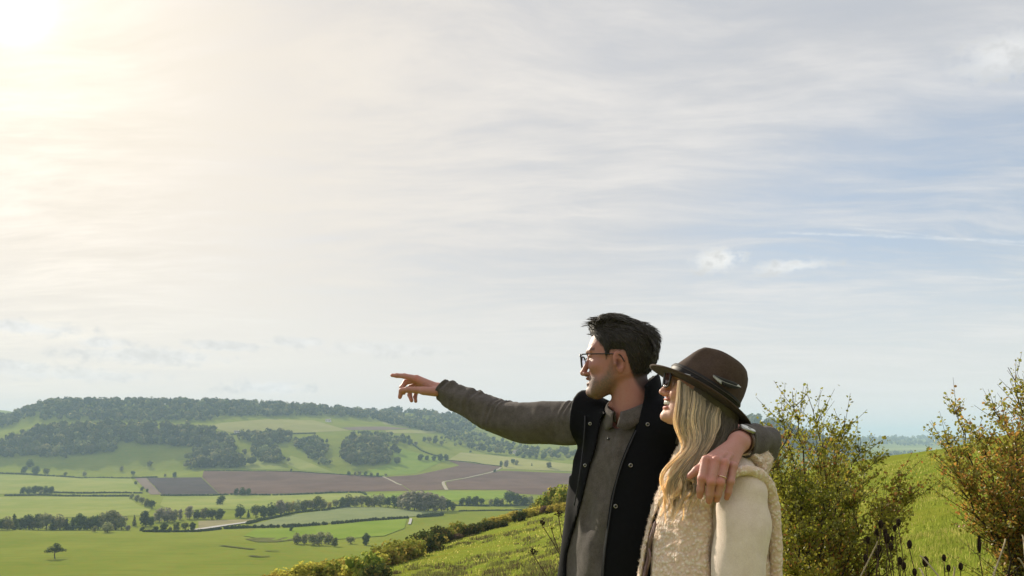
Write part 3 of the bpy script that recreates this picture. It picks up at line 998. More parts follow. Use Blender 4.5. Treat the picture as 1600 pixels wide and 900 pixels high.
    plant('thorn_tree', 'flat', 'leaf_dark', 0, tuple(p - np.array([0, 0, .1])), 24 / F * p[1], 0.98, 0.4, 'lone dark flat-topped thorn tree on the bright near meadow', 'tree')


build_trees()


# hedges: a leafy bank along a line, each a thing of its own
def hedge(line, height, width, label, ymin=210, mat='hedge', seed=1):
    r = np.random.default_rng(seed)
    P = np.array([hit(a, b, ymin)[:2] for a, b in line])
    L = np.linalg.norm(np.diff(P, axis=0), axis=1).sum()
    n = int(L / (height * 0.8)) + 4
    Q = spline(P, n)
    mb = MB()
    v0, f0 = ICO1
    ctr = []
    for k in range(n):
        if r.random() < 0.05:
            continue
        s = height * r.uniform(0.75, 1.25)
        c = np.array([*(Q[k] + r.normal(size=2) * width * .12), 0])
        c[2] = H1(c[0], c[1]) + s * 0.42
        w = v0 * (1 + 0.4 * (r.random((len(v0), 1)) - 0.5)) * [width * .62, width * .62, s * .58] + c
        mb.add(w, f0)
        m = 9
        d = r.normal(size=(m, 3))
        d /= np.linalg.norm(d, axis=1)[:, None]
        cv, cf = cards(c + d * [width * .6, width * .6, s * .58], d, height * .42, r)
        mb.add(cv, cf)
    o = mb.build('hedge', M[mat])
    o.location = (0, 0, 0)
    tag(o, label, 'hedge', 'field hedges in the valley')


def build_hedges():
    hs = [([(-20, 739.5), (0, 740), (40, 741.5), (110, 746), (205, 747.5), (245, 746)], 2.6, 3.2, 'long dark hedge along the foot of the shaded slope on the left'),
          ([(85, 770.5), (150, 771), (222, 771)], 2.4, 2.8, 'upper of two parallel hedges running right from the tree clump'),
          ([(8, 775), (100, 775.5), (205, 775.5)], 2.4, 2.8, 'lower of two parallel hedges under the tree clump'),
          ([(253, 774.5), (342, 774), (420, 774), (490, 772), (560, 770), (572, 774)], 2.4, 2.8, 'hedge along the lower edge of the brown fields'),
          ([(386, 819), (397, 816.5), (414, 812.5), (450, 804.5), (509, 797.5), (545, 791.5)], 2.3, 2.6, 'hedge curving along the upper edge of the domed pasture'),
          ([(352, 826.5), (390, 825), (450, 824), (464, 823), (527, 818.5), (580, 813.5), (637, 810)], 2.4, 2.8, 'thick hedge along the lower edge of the domed pasture'),
          ([(225, 831), (260, 831.5), (305, 831), (345, 827)], 1.8, 2.4, 'low hedge at the far edge of the bright meadow'),
          ([(656, 808.5), (672, 807.5), (691, 805.5)], 3.0, 3.4, 'short thick hedge right of the small lane'),
          ([(320, 736.5), (449, 737), (520, 741), (598, 745)], 1.6, 2.0, 'thin hedge along the top of the brown field'),
          ([(361, 679), (385, 678.5), (450, 678.5), (492, 677.5)], 2.6, 3.0, 'hedge under the golden upper field'),
          ([(700, 790.5), (760, 791), (835, 790)], 2.0, 2.6, 'hedge at the foot of the dark trees right of the poplars'),
          ([(718, 799), (780, 798), (840, 797)], 1.3, 1.8, 'low hedge across the pale meadow behind the scrub'),
          ([(696, 719), (740, 723), (783, 729)], 1.4, 2.0, 'thin hedge above the right brown field'),
          ([(640, 690), (660, 705), (700, 717)], 2.4, 3.0, 'scrubby hedge slanting down the sunny slope')]
    for k, (l, h, w, t) in enumerate(hs):
        hedge(l, h, w, t, seed=40 + k)


build_hedges()


# woods on the ridge: masses of crowns, one object each
def wood(poly, label, n, hm, mat='leaf_wood', ymin=900, seed=3, ymax_add=None, group=None, low=None):
    """poly: photo outline of the ground the wood stands on; or ymax_add: from the lower edge to that many metres behind it"""
    r = np.random.default_rng(seed)
    if ymax_add is None:
        W = np.array([hit(a, b, ymin)[:2] for a, b in poly])
    else:
        W0 = np.array([hit(a, b, ymin)[:2] for a, b in poly])
        d = W0 / np.linalg.norm(W0, axis=1)[:, None]
        add = np.interp(np.array(poly)[:, 0], np.array(ymax_add)[:, 0], np.array(ymax_add)[:, 1])
        W = np.vstack([W0, (W0 + d * add[:, None])[::-1]])
    lo, hi = W.min(0), W.max(0)
    pts = []
    while len(pts) < int(n * 1.7):
        G = r.uniform(lo, hi, (n * 4, 2))
        ins = np.zeros(len(G), bool)
        for k in range(len(W)):
            a, b = W[k], W[(k + 1) % len(W)]
            c = (a[1] > G[:, 1]) != (b[1] > G[:, 1])
            with np.errstate(divide='ignore', invalid='ignore'):
                xs = (b[0] - a[0]) * (G[:, 1] - a[1]) / (b[1] - a[1]) + a[0]
            ins ^= c & (G[:, 0] < xs)
        pts.extend(G[ins])
    n = int(n * 1.7)
    pts = np.array(pts[:n]) + r.normal(size=(n, 2)) * 9 * (r.random((n, 1)) < .5)
    mb = MB()
    zs = H(pts[:, 0], pts[:, 1])
    for k in range(n):
        x, y = pts[k]
        h = hm * float(np.clip(r.lognormal(-.12, .30), .4, 1.6))
        z = float(zs[k])
        w = h * r.uniform(0.26, 0.50)
        v0, f0 = ICO1
        tone = float(np.clip(r.lognormal(-.05, .42), .4, 2.0))
        for _ in range(2):
            c = np.array([x + r.normal() * w * .3, y + r.normal() * w * .3, z + h * r.uniform(.45, .66)])
            vv = v0 * (1 + 0.5 * (r.random((len(v0), 1)) - 0.5)) * [w, w, h * .42] * r.uniform(.75, 1.05) + c
            mb.add(vv, f0, 0, tone * .9)
        m = 16
        d = r.normal(size=(m, 3))
        d[:, 2] = np.abs(d[:, 2]) * 1.1 - .2
        d /= np.linalg.norm(d, axis=1)[:, None]
        cv, cf = cards(np.array([x, y, z + h * .55]) + d * [w * 1.05, w * 1.05, h * .46], d, h * .26, r)
        mb.add(cv, cf, 0, tone)
    o = mb.build('wood', M[mat], colors=True)
    tag(o, label, 'wood', group, 'stuff')


def build_woods():
    wood([(-40, 662), (0, 669), (30, 662), (55, 652), (70, 657), (140, 657), (211, 658), (300, 659), (322, 659), (324, 652), (412, 651), (490, 649.5), (540, 652), (574, 655)],
         'dark wood along the whole ridge top on the left', 1300, 13, ymax_add=[(-40, 260), (60, 330), (330, 330), (340, 230), (574, 260)], seed=5)
    wood([(-30, 700), (0, 696), (31, 684), (86, 670), (156, 671), (219, 669), (250, 671), (326, 674), (359, 690), (373, 714), (380, 731), (345, 732), (306, 732), (303, 700), (240, 697), (183, 693), (177, 708), (109, 714), (30, 714), (-30, 712)],
         'big rounded wood hanging on the shaded slope on the left', 760, 14, seed=6)
    wood([(388, 708), (400, 700), (416, 697), (436, 713), (439, 725), (424, 725), (402, 716)], 'lone dark copse on the pale slope right of the big wood', 60, 13, seed=7)
    wood([(368, 684), (385, 680), (450, 680), (457, 690), (422, 697), (388, 692)], 'shaded copse just under the golden upper field', 90, 12, seed=8)
    wood([(534, 704), (546, 690), (592, 692), (607, 708), (609, 725), (580, 727), (548, 725), (536, 718)], 'large dark copse in the middle of the far slope', 150, 15, seed=9)
    wood([(458, 695), (500, 690), (509, 704), (506, 718), (482, 709)], 'dark copse left of the middle copse on the far slope', 75, 12, seed=10)
    wood([(478, 710), (484, 708), (511, 723), (508, 727)], 'short strip of shrubs slanting down below two copses', 26, 8, seed=11)
    wood([(586, 655), (600, 655), (650, 664), (701, 674), (697, 679), (652, 671), (610, 663)], 'strip of woodland slanting down under the right ridge', 150, 13, seed=12)
    wood([(574, 655), (620, 660), (660, 667), (710, 674), (770, 676), (830, 684), (900, 690), (980, 690)], 'hazy blue wood covering the farther ridge above the pointing arm', 900, 14, ymax_add=[(574, 500), (700, 700), (980, 1000)], seed=13)
    wood([(700, 677), (722, 675), (762, 685), (792, 694), (832, 704), (895, 709), (895, 717), (850, 717), (800, 713), (770, 710), (722, 699), (692, 694)],
         'broken woodland and hedgerow trees under the pointing arm', 170, 11, seed=14)
    wood([(548, 676), (622, 683), (642, 692), (600, 694), (560, 690)], 'scrubby copse above the middle copse', 70, 10, seed=15)
    wood([(1130, 690), (1175, 694), (1210, 700), (1260, 706), (1300, 711), (1345, 716)], 'blue wooded hill flank just right of the hat', 420, 14, ymax_add=[(1130, 420), (1250, 420), (1345, 150)], seed=16)
    wood([(1330, 699), (1380, 697), (1440, 697), (1530, 698), (1600, 699)], 'far blue wood on the horizon hills between the shrubs', 330, 20, ymax_add=[(1330, 1500), (1600, 1500)], seed=17, ymin=3600)
    wood([(1360, 711), (1400, 709), (1450, 710), (1480, 712), (1470, 714), (1400, 713)], 'thin far line of trees between pale fields on the right', 60, 12, seed=18, ymin=2000)


build_woods()


def build_scrub():
    """thorn and bramble scrub along the brow of the near hill; (px, base py, height px, material, width)"""
    go, ol, da, gr, br, re = 'bush_gold', 'bush_olive', 'bush_dark', 'bush_green', 'bush_brown', 'bush_red'
    L = [(398, 912, 26, go, 1.3), (412, 908, 30, go, 1.3), (428, 902, 30, go, 1.3), (444, 908, 38, go, 1.2), (452, 892, 30, go, 1.2), (466, 900, 36, go, 1.2), (484, 908, 42, go, 1.1), (500, 900, 36, go, 1.2), (516, 908, 40, ol, 1.2),
         (532, 900, 36, go, 1.2), (548, 892, 32, go, 1.2), (560, 905, 40, go, 1.1), (457, 874, 18, re, 1.2), (474, 878, 30, ol, 1.1), (487, 880, 32, da, 1.1), (500, 874, 20, br, 1.5), (516, 872, 18, br, 1.5), (532, 870, 20, ol, 1.3), (548, 874, 22, go, 1.3),
         (526, 905, 26, da, .9), (574, 908, 58, 'bush_green', .9), (590, 912, 40, da, 1.0), (592, 880, 30, go, 1.2), (606, 878, 42, ol, 1.1), (624, 876, 44, ol, 1.1), (610, 858, 26, go, 1.3), (628, 856, 28, go, 1.3), (644, 872, 40, ol, 1.0),
         (656, 868, 44, da, .95), (672, 862, 42, da, 1.0), (687, 852, 38, da, .9), (646, 846, 26, go, 1.3), (664, 842, 26, go, 1.3), (682, 838, 24, go, 1.2), (700, 834, 28, gr, .9), (718, 832, 34, gr, .9), (712, 844, 14, br, 1.6), (738, 836, 22, da, 1.2),
         (752, 832, 20, da, 1.3), (766, 828, 18, da, 1.3), (740, 820, 18, br, 1.4), (757, 818, 24, gr, .6), (776, 818, 18, go, 1.5), (790, 816, 18, go, 1.5), (784, 824, 14, da, 1.5), (803, 812, 20, go, 1.4), (813, 815, 21, da, 1.0), (828, 808, 18, go, 1.5),
         (842, 804, 16, go, 1.5), (856, 802, 16, br, 1.5), (866, 800, 16, go, 1.4), (878, 800, 18, go, 1.4), (890, 800, 20, go, 1.3), (836, 796, 22, gr, 1.0), (848, 794, 28, gr, .9), (860, 792, 34, gr, .9), (872, 792, 40, gr, .9), (884, 790, 42, gr, .9)]
    word = {go: 'golden autumn', ol: 'olive-green', da: 'dark green', gr: 'fresh green', br: 'brownish', re: 'russet red'}
    cnt = {}
    L.sort(key=lambda q: q[0])
    for i, (px, py, hp, m, w) in enumerate(L):
        p = hit(px, py, 15, 200)
        h = hp / F * p[1]
        k = cnt.get(m, 0)
        cnt[m] = k + 1
        # taller shrubs overlap into a thicket, as on the brow in the photo
        plant('thorn_bush', 'bush', m, i % 4, (p[0], p[1], p[2] - .06 * h), h, w, i * 2.3,
              f'{word[m]} scrub bush on the near brow, {from_left(k)} of its colour', 'bush', 'scrub along the brow of the near hill')


build_scrub()


M['render_wall'] = m_plain('white_render', (0.72, 0.70, 0.66), 0.8, 0.2, 0.06, 2)
M['slate'] = m_plain('slate_roof', (0.15, 0.13, 0.125), 0.8, 0.2, 0.15, 2)
M['pane'] = m_plain('dark_window', (0.03, 0.035, 0.04), 0.2, 0.5, 0.1, 2)


def cottage(px, py, rz, L_, Wd, h, label):
    p = hit(px, py, 900)
    root = empty('cottage', tuple(p), rz)
    a, b = L_ / 2, Wd / 2
    v = [(-a, -b, -1), (a, -b, -1), (a, b, -1), (-a, b, -1), (-a, -b, h), (a, -b, h), (a, b, h), (-a, b, h), (-a, 0, h * 1.55), (a, 0, h * 1.55)]
    mb = MB().add(v, [[0, 1, 5, 4], [1, 2, 6, 5], [2, 3, 7, 6], [3, 0, 4, 7]])
    mb.add(v, [[4, 7, 8], [5, 9, 6]])
    mb.build('wall', M['render_wall'], root)
    e = .5
    rv = [(-a - e, -b - e, h - .35), (a + e, -b - e, h - .35), (a + e, 0, h * 1.55 + .15), (-a - e, 0, h * 1.55 + .15), (-a - e, b + e, h - .35), (a + e, b + e, h - .35)]
    rf = MB().add(rv, [[0, 1, 2, 3], [3, 2, 5, 4]]).build('roof', M['slate'], root)
    cv = np.array([(x, y, z) for x in (-.5, .5) for y in (-.5, .5) for z in (0, 1.9)]) + [a * .7, 0, h * 1.45]
    MB().add(cv, [[0, 1, 3, 2], [4, 6, 7, 5], [0, 4, 5, 1], [2, 3, 7, 6], [1, 5, 7, 3]]).build('chimney', M['render_wall'], rf)
    for x in (-a * .5, a * .5):
        w = np.array([(x - .6, -b - .05, h * .35), (x + .6, -b - .05, h * .35), (x + .6, -b - .05, h * .75), (x - .6, -b - .05, h * .75)])
        MB().add(w, [[0, 1, 2, 3]]).build('window', M['pane'], root)
    tag(root, label, 'house', 'far white cottages')


cottage(370, 677.5, .3, 11, 7, 4.5, 'tiny white cottage at the end of the hedge under the golden field')
cottage(513, 659, -.2, 13, 7, 4.5, 'tiny white cottage high on the far slope above the upper field')
cottage(823, 707, .5, 14, 8, 5, 'tiny white house among trees under the pointing arm')
cottage(806, 709, -.4, 12, 8, 5, 'smaller white house left of the other one under the pointing arm')

# ------------------------------------------------------------------ sculpting with distance fields
def W(px, py, Y):
    return np.array([(px - 800) / F * Y, Y, (HY - py) / F * Y])


def smin(a, b, k):
    h = np.clip(0.5 + 0.5 * (b - a) / k, 0, 1)
    return b + (a - b) * h - k * h * (1 - h)


def smax(a, b, k):
    return -smin(-a, -b, k)


def ell(P, c, r, R=None):
    p = P - np.asarray(c, np.float32)
    if R is not None:
        p = p @ np.asarray(R, np.float32)
    r = np.asarray(r, np.float32)
    k0 = np.sqrt(((p / r) ** 2).sum(-1))
    k1 = np.sqrt(((p / (r * r)) ** 2).sum(-1)) + 1e-9
    return k0 * (k0 - 1) / k1


def rcone(P, a, b, ra, rb):
    a, b = np.asarray(a, np.float32), np.asarray(b, np.float32)
    ba = b - a
    t = np.clip(((P - a) @ ba) / (ba @ ba + 1e-12), 0, 1)
    q = P - a - t[..., None] * ba
    return np.sqrt((q * q).sum(-1)) - (ra + (rb - ra) * t)


def chain(P, pts, rad, k=0.006):
    d = None
    for i in range(len(pts) - 1):
        e = rcone(P, pts[i], pts[i + 1], rad[i], rad[i + 1])
        d = e if d is None else smin(d, e, k)
    return d


def grid(lo, hi, h):
    ax = [np.arange(lo[i], hi[i] + h, h, dtype=np.float32) for i in range(3)]
    g = np.stack(np.meshgrid(*ax, indexing='ij'), -1)
    return g


_C = np.array([[0, 0, 0], [1, 0, 0], [0, 1, 0], [1, 1, 0], [0, 0, 1], [1, 0, 1], [0, 1, 1], [1, 1, 1]])
_E = [(0, 1), (2, 3), (4, 5), (6, 7), (0, 2), (1, 3), (4, 6), (5, 7), (0, 4), (1, 5), (2, 6), (3, 7)]


def surfnet(f, lo, h, smooth=0):
    """naive surface nets: verts, quads of the zero level"""
    s = f < 0
    nx, ny, nz = f.shape
    cnt = np.zeros((nx - 1, ny - 1, nz - 1), np.int8)
    for c in _C:
        cnt += s[c[0]:nx - 1 + c[0], c[1]:ny - 1 + c[1], c[2]:nz - 1 + c[2]]
    act = (cnt > 0) & (cnt < 8)
    idx = np.argwhere(act)
    vals = np.stack([f[idx[:, 0] + c[0], idx[:, 1] + c[1], idx[:, 2] + c[2]] for c in _C], 1)
    pos = np.zeros((len(idx), 3))
    n = np.zeros(len(idx))
    for a, b in _E:
        va, vb = vals[:, a], vals[:, b]
        x = (va < 0) != (vb < 0)
        t = np.where(x, va / np.where(x, va - vb, 1), 0)
        p = _C[a] + t[:, None] * (_C[b] - _C[a])
        pos += np.where(x[:, None], p, 0)
        n += x
    pos = (pos / n[:, None] + idx) * h + np.asarray(lo)
    vid = np.full(act.shape, -1, np.int64)
    vid[act] = np.arange(len(idx))
    quads = []
    for ax in range(3):
        o1, o2 = [(1, 2), (2, 0), (0, 1)][ax]
        sl0, sl1 = [slice(None)] * 3, [slice(None)] * 3
        sl0[ax], sl1[ax] = slice(0, -1), slice(1, None)
        a, b = s[tuple(sl0)], s[tuple(sl1)]
        for flip in (False, True):
            e = np.argwhere((a & ~b) if not flip else (~a & b))
            ok = (e[:, o1] > 0) & (e[:, o2] > 0) & (e[:, o1] < f.shape[o1] - 1) & (e[:, o2] < f.shape[o2] - 1)
            e = e[ok]
            d1, d2 = np.zeros(3, int), np.zeros(3, int)
            d1[o1] = 1
            d2[o2] = 1
            q = [e - d1 - d2, e - d2, e, e - d1]
            if flip:
                q = q[::-1]
            quads.append(np.stack([vid[tuple(k.T)] for k in q], 1))
    q = np.vstack(quads)
    q = q[(q >= 0).all(1)]
    for _ in range(smooth):
        acc = np.zeros_like(pos)
        w = np.zeros(len(pos))
        for i in range(4):
            a, b = q[:, i], q[:, (i + 1) % 4]
            np.add.at(acc, a, pos[b]); np.add.at(acc, b, pos[a])
            np.add.at(w, a, 1); np.add.at(w, b, 1)
        pos = pos * 0.5 + 0.5 * acc / np.maximum(w, 1)[:, None]
    return pos, q


def basis(fwd_yaw_deg, pitch=0.0, roll=0.0):
    """columns: forward, left, up of a figure whose forward is turned by yaw from -X (image left); positive yaw turns away from the viewer"""
    a = math.radians(fwd_yaw_deg)
    f = np.array([-math.cos(a), math.sin(a), 0.0])
    u = np.array([0, 0, 1.0])
    l = np.cross(u, f)
    p = math.radians(pitch)
    f2 = f * math.cos(p) + u * math.sin(p)
    u2 = -f * math.sin(p) + u * math.cos(p)
    r = math.radians(roll)
    l2 = l * math.cos(r) + u2 * math.sin(r)
    u3 = -l * math.sin(r) + u2 * math.cos(r)
    return np.stack([f2, l2, u3], 1)


def loc(P, o, B):
    return (P - np.asarray(o, np.float32)) @ B.astype(np.float32)


def glob(p, o, B):
    return np.asarray(p) @ B.T + np.asarray(o)

# ------------------------------------------------------------------ near shrubs, teasels, dry stalks and grass
M['haw_leaf'] = m_leaf('hawthorn_leaves', (0.13, 0.170, 0.018), (0.44, 0.42, 0.055), (0.40, 0.20, 0.045), 0.52, 2.2, 0.04, 0.03)
M['haw_brown'] = m_leaf('turning_hawthorn_leaves', (0.14, 0.17, 0.022), (0.42, 0.37, 0.060), (0.48, 0.25, 0.06), 0.52, 1.6, 0.16, 0.035)
M['twig'] = m_plain('twig_bark', (0.060, 0.046, 0.036), 0.9, 0.15, 0.3, 40)
M['berry'] = m_plain('red_berry', (0.28, 0.03, 0.02), 0.3, 0.5, 0.2, 40)
M['teasel'] = m_plain('dry_teasel', (0.030, 0.020, 0.014), 0.95, 0.1, 0.4, 200)
M['straw'] = m_plain('dry_straw', (0.38, 0.31, 0.19), 0.8, 0.2, 0.2, 60)
M['drystem'] = m_plain('dry_brown_stem', (0.085, 0.055, 0.035), 0.9, 0.15, 0.3, 60)
M['grass'] = m_leaf('grass_blades', (0.16, 0.20, 0.026), (0.31, 0.325, 0.062), (0.44, 0.38, 0.12), 0.55, 0.5, 0.18)
M['tuft'] = m_leaf('rough_tufts', (0.13, 0.14, 0.035), (0.25, 0.23, 0.08), (0.09, 0.065, 0.04), 0.35, 0.2, 0.3)


def shrub(name, base, targets, leafmat, seed, leaf, label, n_twig, per_twig, spread):
    """arching stems from the base to each target tip, side twigs, and single leaves along them"""
    r = np.random.default_rng(seed)
    root = empty(name, tuple(base))
    wood_, lv_p, lv_d = MB(), [], []
    tw_all = []
    for tip, r0 in targets:
        e = np.asarray(tip, float) - base
        s = np.array([r.normal() * .05, r.normal() * .05, -.02])
        m1 = s + (e - s) * .35 + np.array([r.normal() * .05, r.normal() * .05, .10])
        m2 = s + (e - s) * .72 + np.array([r.normal() * .06, r.normal() * .06, .07])
        P = spline(np.array([s, m1, m2, e]), 16)
        P[1:-1] += r.normal(size=(14, 3)) * .010
        wood_.add(*tube(P, np.linspace(r0, .0016, 16), 6))
        L = np.linalg.norm(e)
        for k in range(int(n_twig * L)):
            t = r.uniform(.10, 1.0) ** .85
            i = min(15, int(t * 15))
            p = P[i]
            d = P[min(15, i + 1)] - P[max(0, i - 1)]
            d /= np.linalg.norm(d)
            o_ = r.normal(size=3)
            o_[2] = abs(o_[2]) * .7
            o_ /= np.linalg.norm(o_)
            ln = r.uniform(.10, .34) * (1.25 - .75 * t) * spread
            q = np.array([p, p + (d * .5 + o_ * .75) * ln * .5, p + (d * .55 + o_ * .85) * ln + np.array([0, 0, .02])])
            Q = spline(q, 6)
            wood_.add(*tube(Q, np.linspace(.0028 * (1.2 - .6 * t), .0009, 6), 4))
            tw_all.append(Q)
        tw_all.append(P[9:])
    stem = wood_.build('stems', M['twig'], root, True)
    zmax = max(q[:, 2].max() for q in tw_all)
    for Q in tw_all:
        hz = np.clip((Q[:, 2].mean() - .55 * zmax) / (.45 * zmax), 0, 1)
        m_ = max(2, int(per_twig * (0.6 + .8 * r.random()) * (1.2 - .85 * hz)))
        t = r.random(m_) ** .8 * (len(Q) - 1.001)
        i = t.astype(int)
        p = Q[i] + (Q[i + 1] - Q[i]) * (t - i)[:, None]
        lv_p.append(p + r.normal(size=(m_, 3)) * .012)
        d = np.tile(Q[-1] - Q[0], (m_, 1))
        lv_d.append(d / (np.linalg.norm(d, axis=1)[:, None] + 1e-9))
    p, d = np.vstack(lv_p), np.vstack(lv_d)
    n = len(p)
    o_ = r.normal(size=(n, 3))
    o_ /= np.linalg.norm(o_, axis=1)[:, None]
    ax = d * .45 + o_ * .8
    ax /= np.linalg.norm(ax, axis=1)[:, None]
    nr = np.cross(ax, r.normal(size=(n, 3)))
    nr /= np.linalg.norm(nr, axis=1)[:, None]
    sd = np.cross(nr, ax)
    s = (leaf * r.uniform(.55, 1.3, n))[:, None]
    a, b, c = p, p + ax * s * .55, p + ax * s
    # lobed little leaf folded along its midrib: two quads
    v = np.stack([a, b - nr * s * .03, c, p + ax * s * .70 + sd * s * .36 + nr * s * .10, p + ax * s * .28 + sd * s * .32 + nr * s * .09,
                  p + ax * s * .70 - sd * s * .36 + nr * s * .10, p + ax * s * .28 - sd * s * .32 + nr * s * .09], 1).reshape(-1, 3)
    k = np.arange(n)[:, None] * 7
    f3 = np.vstack([k + [[0, 1, 4]], k + [[1, 3, 4]], k + [[1, 2, 3]], k + [[0, 6, 1]], k + [[1, 6, 5]], k + [[1, 5, 2]]])
    lo = MB().add(v, f3).build('foliage', M[leafmat], root)
    tag(lo, kind='stuff')
    bb = MB()
    vv, ff = ICO1
    for q in r.choice(n, 50, replace=False):
        bb.add(vv * r.uniform(.0035, .0052) + p[q] + r.normal(size=3) * .01, ff)
    tag(bb.build('berries', M['berry'], root, True), kind='stuff')
    tag(root, label, 'shrub')
    return root


def build_shrubs():
    # left shrub, just behind the woman's shoulder
    x, y = (1275 - 800) / F * 4.6, 4.6
    b = np.array([x, y, H1(x, y)])
    T = [((1238, 612, 4.5), .012), ((1262, 618, 4.7), .010), ((1216, 640, 4.4), .010), ((1320, 650, 4.6), .010), ((1345, 690, 4.4), .009), ((1300, 668, 4.9), .010), ((1200, 690, 4.3), .009), ((1240, 670, 4.25), .010),
         ((1270, 690, 4.2), .010), ((1310, 715, 4.2), .009), ((1375, 705, 4.7), .008), ((1408, 735, 4.6), .008), ((1435, 765, 4.5), .008), ((1215, 745, 4.2), .009), ((1250, 760, 4.1), .009), ((1290, 770, 4.0), .009), ((1335, 770, 4.2), .009),
         ((1380, 790, 4.3), .008), ((1210, 810, 4.1), .009), ((1260, 830, 4.0), .009), ((1320, 830, 4.1), .009), ((1235, 880, 4.0), .009), ((1290, 890, 4.0), .009), ((1365, 845, 4.2), .008), ((1400, 850, 4.3), .008), ((1195, 860, 4.4), .008),
         ((1225, 700, 4.9), .009), ((1260, 740, 5.0), .009), ((1300, 800, 4.9), .009), ((1240, 800, 5.0), .009), ((1185, 760, 4.8), .009), ((1330, 740, 4.8), .009)]
    shrub('hawthorn_shrub', b, [(W(*t), r0) for t, r0 in T], 'haw_leaf', 31, .019, 'olive-green hawthorn shrub right behind the woman\'s shoulder', 30, 22, 1.0)
    # right shrub, cut by the picture's edge
    x, y = (1630 - 800) / F * 4.6, 4.6
    b = np.array([x, y, H1(x, y)])
    T = [((1575, 574, 4.6), .012), ((1600, 600, 4.4), .012), ((1640, 560, 4.6), .013), ((1550, 625, 4.5), .010), ((1490, 632, 4.7), .009), ((1475, 680, 4.6), .008), ((1460, 730, 4.5), .008), ((1500, 700, 4.4), .009), ((1530, 670, 4.4), .009),
         ((1570, 660, 4.3), .009), ((1600, 690, 4.3), .009), ((1540, 720, 4.2), .009), ((1500, 750, 4.4), .008), ((1580, 740, 4.2), .009), ((1620, 740, 4.3), .009), ((1545, 770, 4.2), .009), ((1590, 790, 4.2), .009), ((1515, 790, 4.5), .008),
         ((1610, 830, 4.2), .009), ((1570, 820, 4.3), .008), ((1660, 640, 4.5), .010), ((1690, 700, 4.5), .010), ((1670, 780, 4.4), .010), ((1560, 640, 4.9), .009), ((1600, 640, 5.0), .009), ((1590, 720, 5.0), .009), ((1700, 610, 4.8), .010),
         ((1630, 680, 4.9), .010), ((1730, 760, 4.6), .010), ((1640, 860, 4.4), .009)]
    shrub('hawthorn_shrub', b, [(W(*t), r0) for t, r0 in T], 'haw_brown', 37, .019, 'russet-brown hawthorn shrub at the right edge of the picture', 29, 19, 1.0)


build_shrubs()


def teasel(px, py, Y, size, i, slim=1.0):
    r = np.random.default_rng(900 + i)
    top = W(px, py, Y)
    bx, by = top[0] + r.normal() * .06, top[1] + r.normal() * .06
    base = np.array([bx, by, H1(bx, by)])
    root = empty('teasel', tuple(base))
    e = top - base
    P = spline(np.array([[0, 0, -.03], e * .5 + np.array([r.normal() * .03, 0, 0]), e - np.array([0, 0, size])]), 10)
    MB().add(*tube(P, np.linspace(.004, .0022, 10), 5)).build('stem', M['drystem'], root, True)
    mb = MB()
    vv, ff = ICO2
    c = e - np.array([0, 0, size * .35])
    size = size * .9
    mb.add(vv * [size * .34 * slim, size * .34 * slim, size * .62] + c, ff)
    d = r.normal(size=(90, 3))
    d /= np.linalg.norm(d, axis=1)[:, None]
    for q in d:                                        # bristles
        p0 = c + q * [size * .32 * slim, size * .32 * slim, size * .6]
        nn_ = np.array([q[0], q[1], q[2] * .4 + .25]) * size * .24 * slim ** .5
        sde = np.cross(q, [0, 0, 1.0]) * size * .035
        mb.add(np.array([p0 - sde, p0 + sde, p0 + nn_]), [[0, 1, 2]])
    mb.build('seed_head', M['teasel'], root)
    br = MB()
    for k in range(5):                                 # curved bracts under the head
        a = k / 5 * 6.283 + r.random()
        o_ = np.array([math.cos(a), math.sin(a), 0])
        Q = spline(np.array([c - [0, 0, size * .55], c - [0, 0, size * .6] + o_ * size * .45, c + o_ * size * .75 + [0, 0, size * r.uniform(-.1, .7)]]), 6)
        br.add(*tube(Q, np.linspace(.0016, .0006, 6), 4))
    br.build('bracts', M['drystem'], root)
    return root


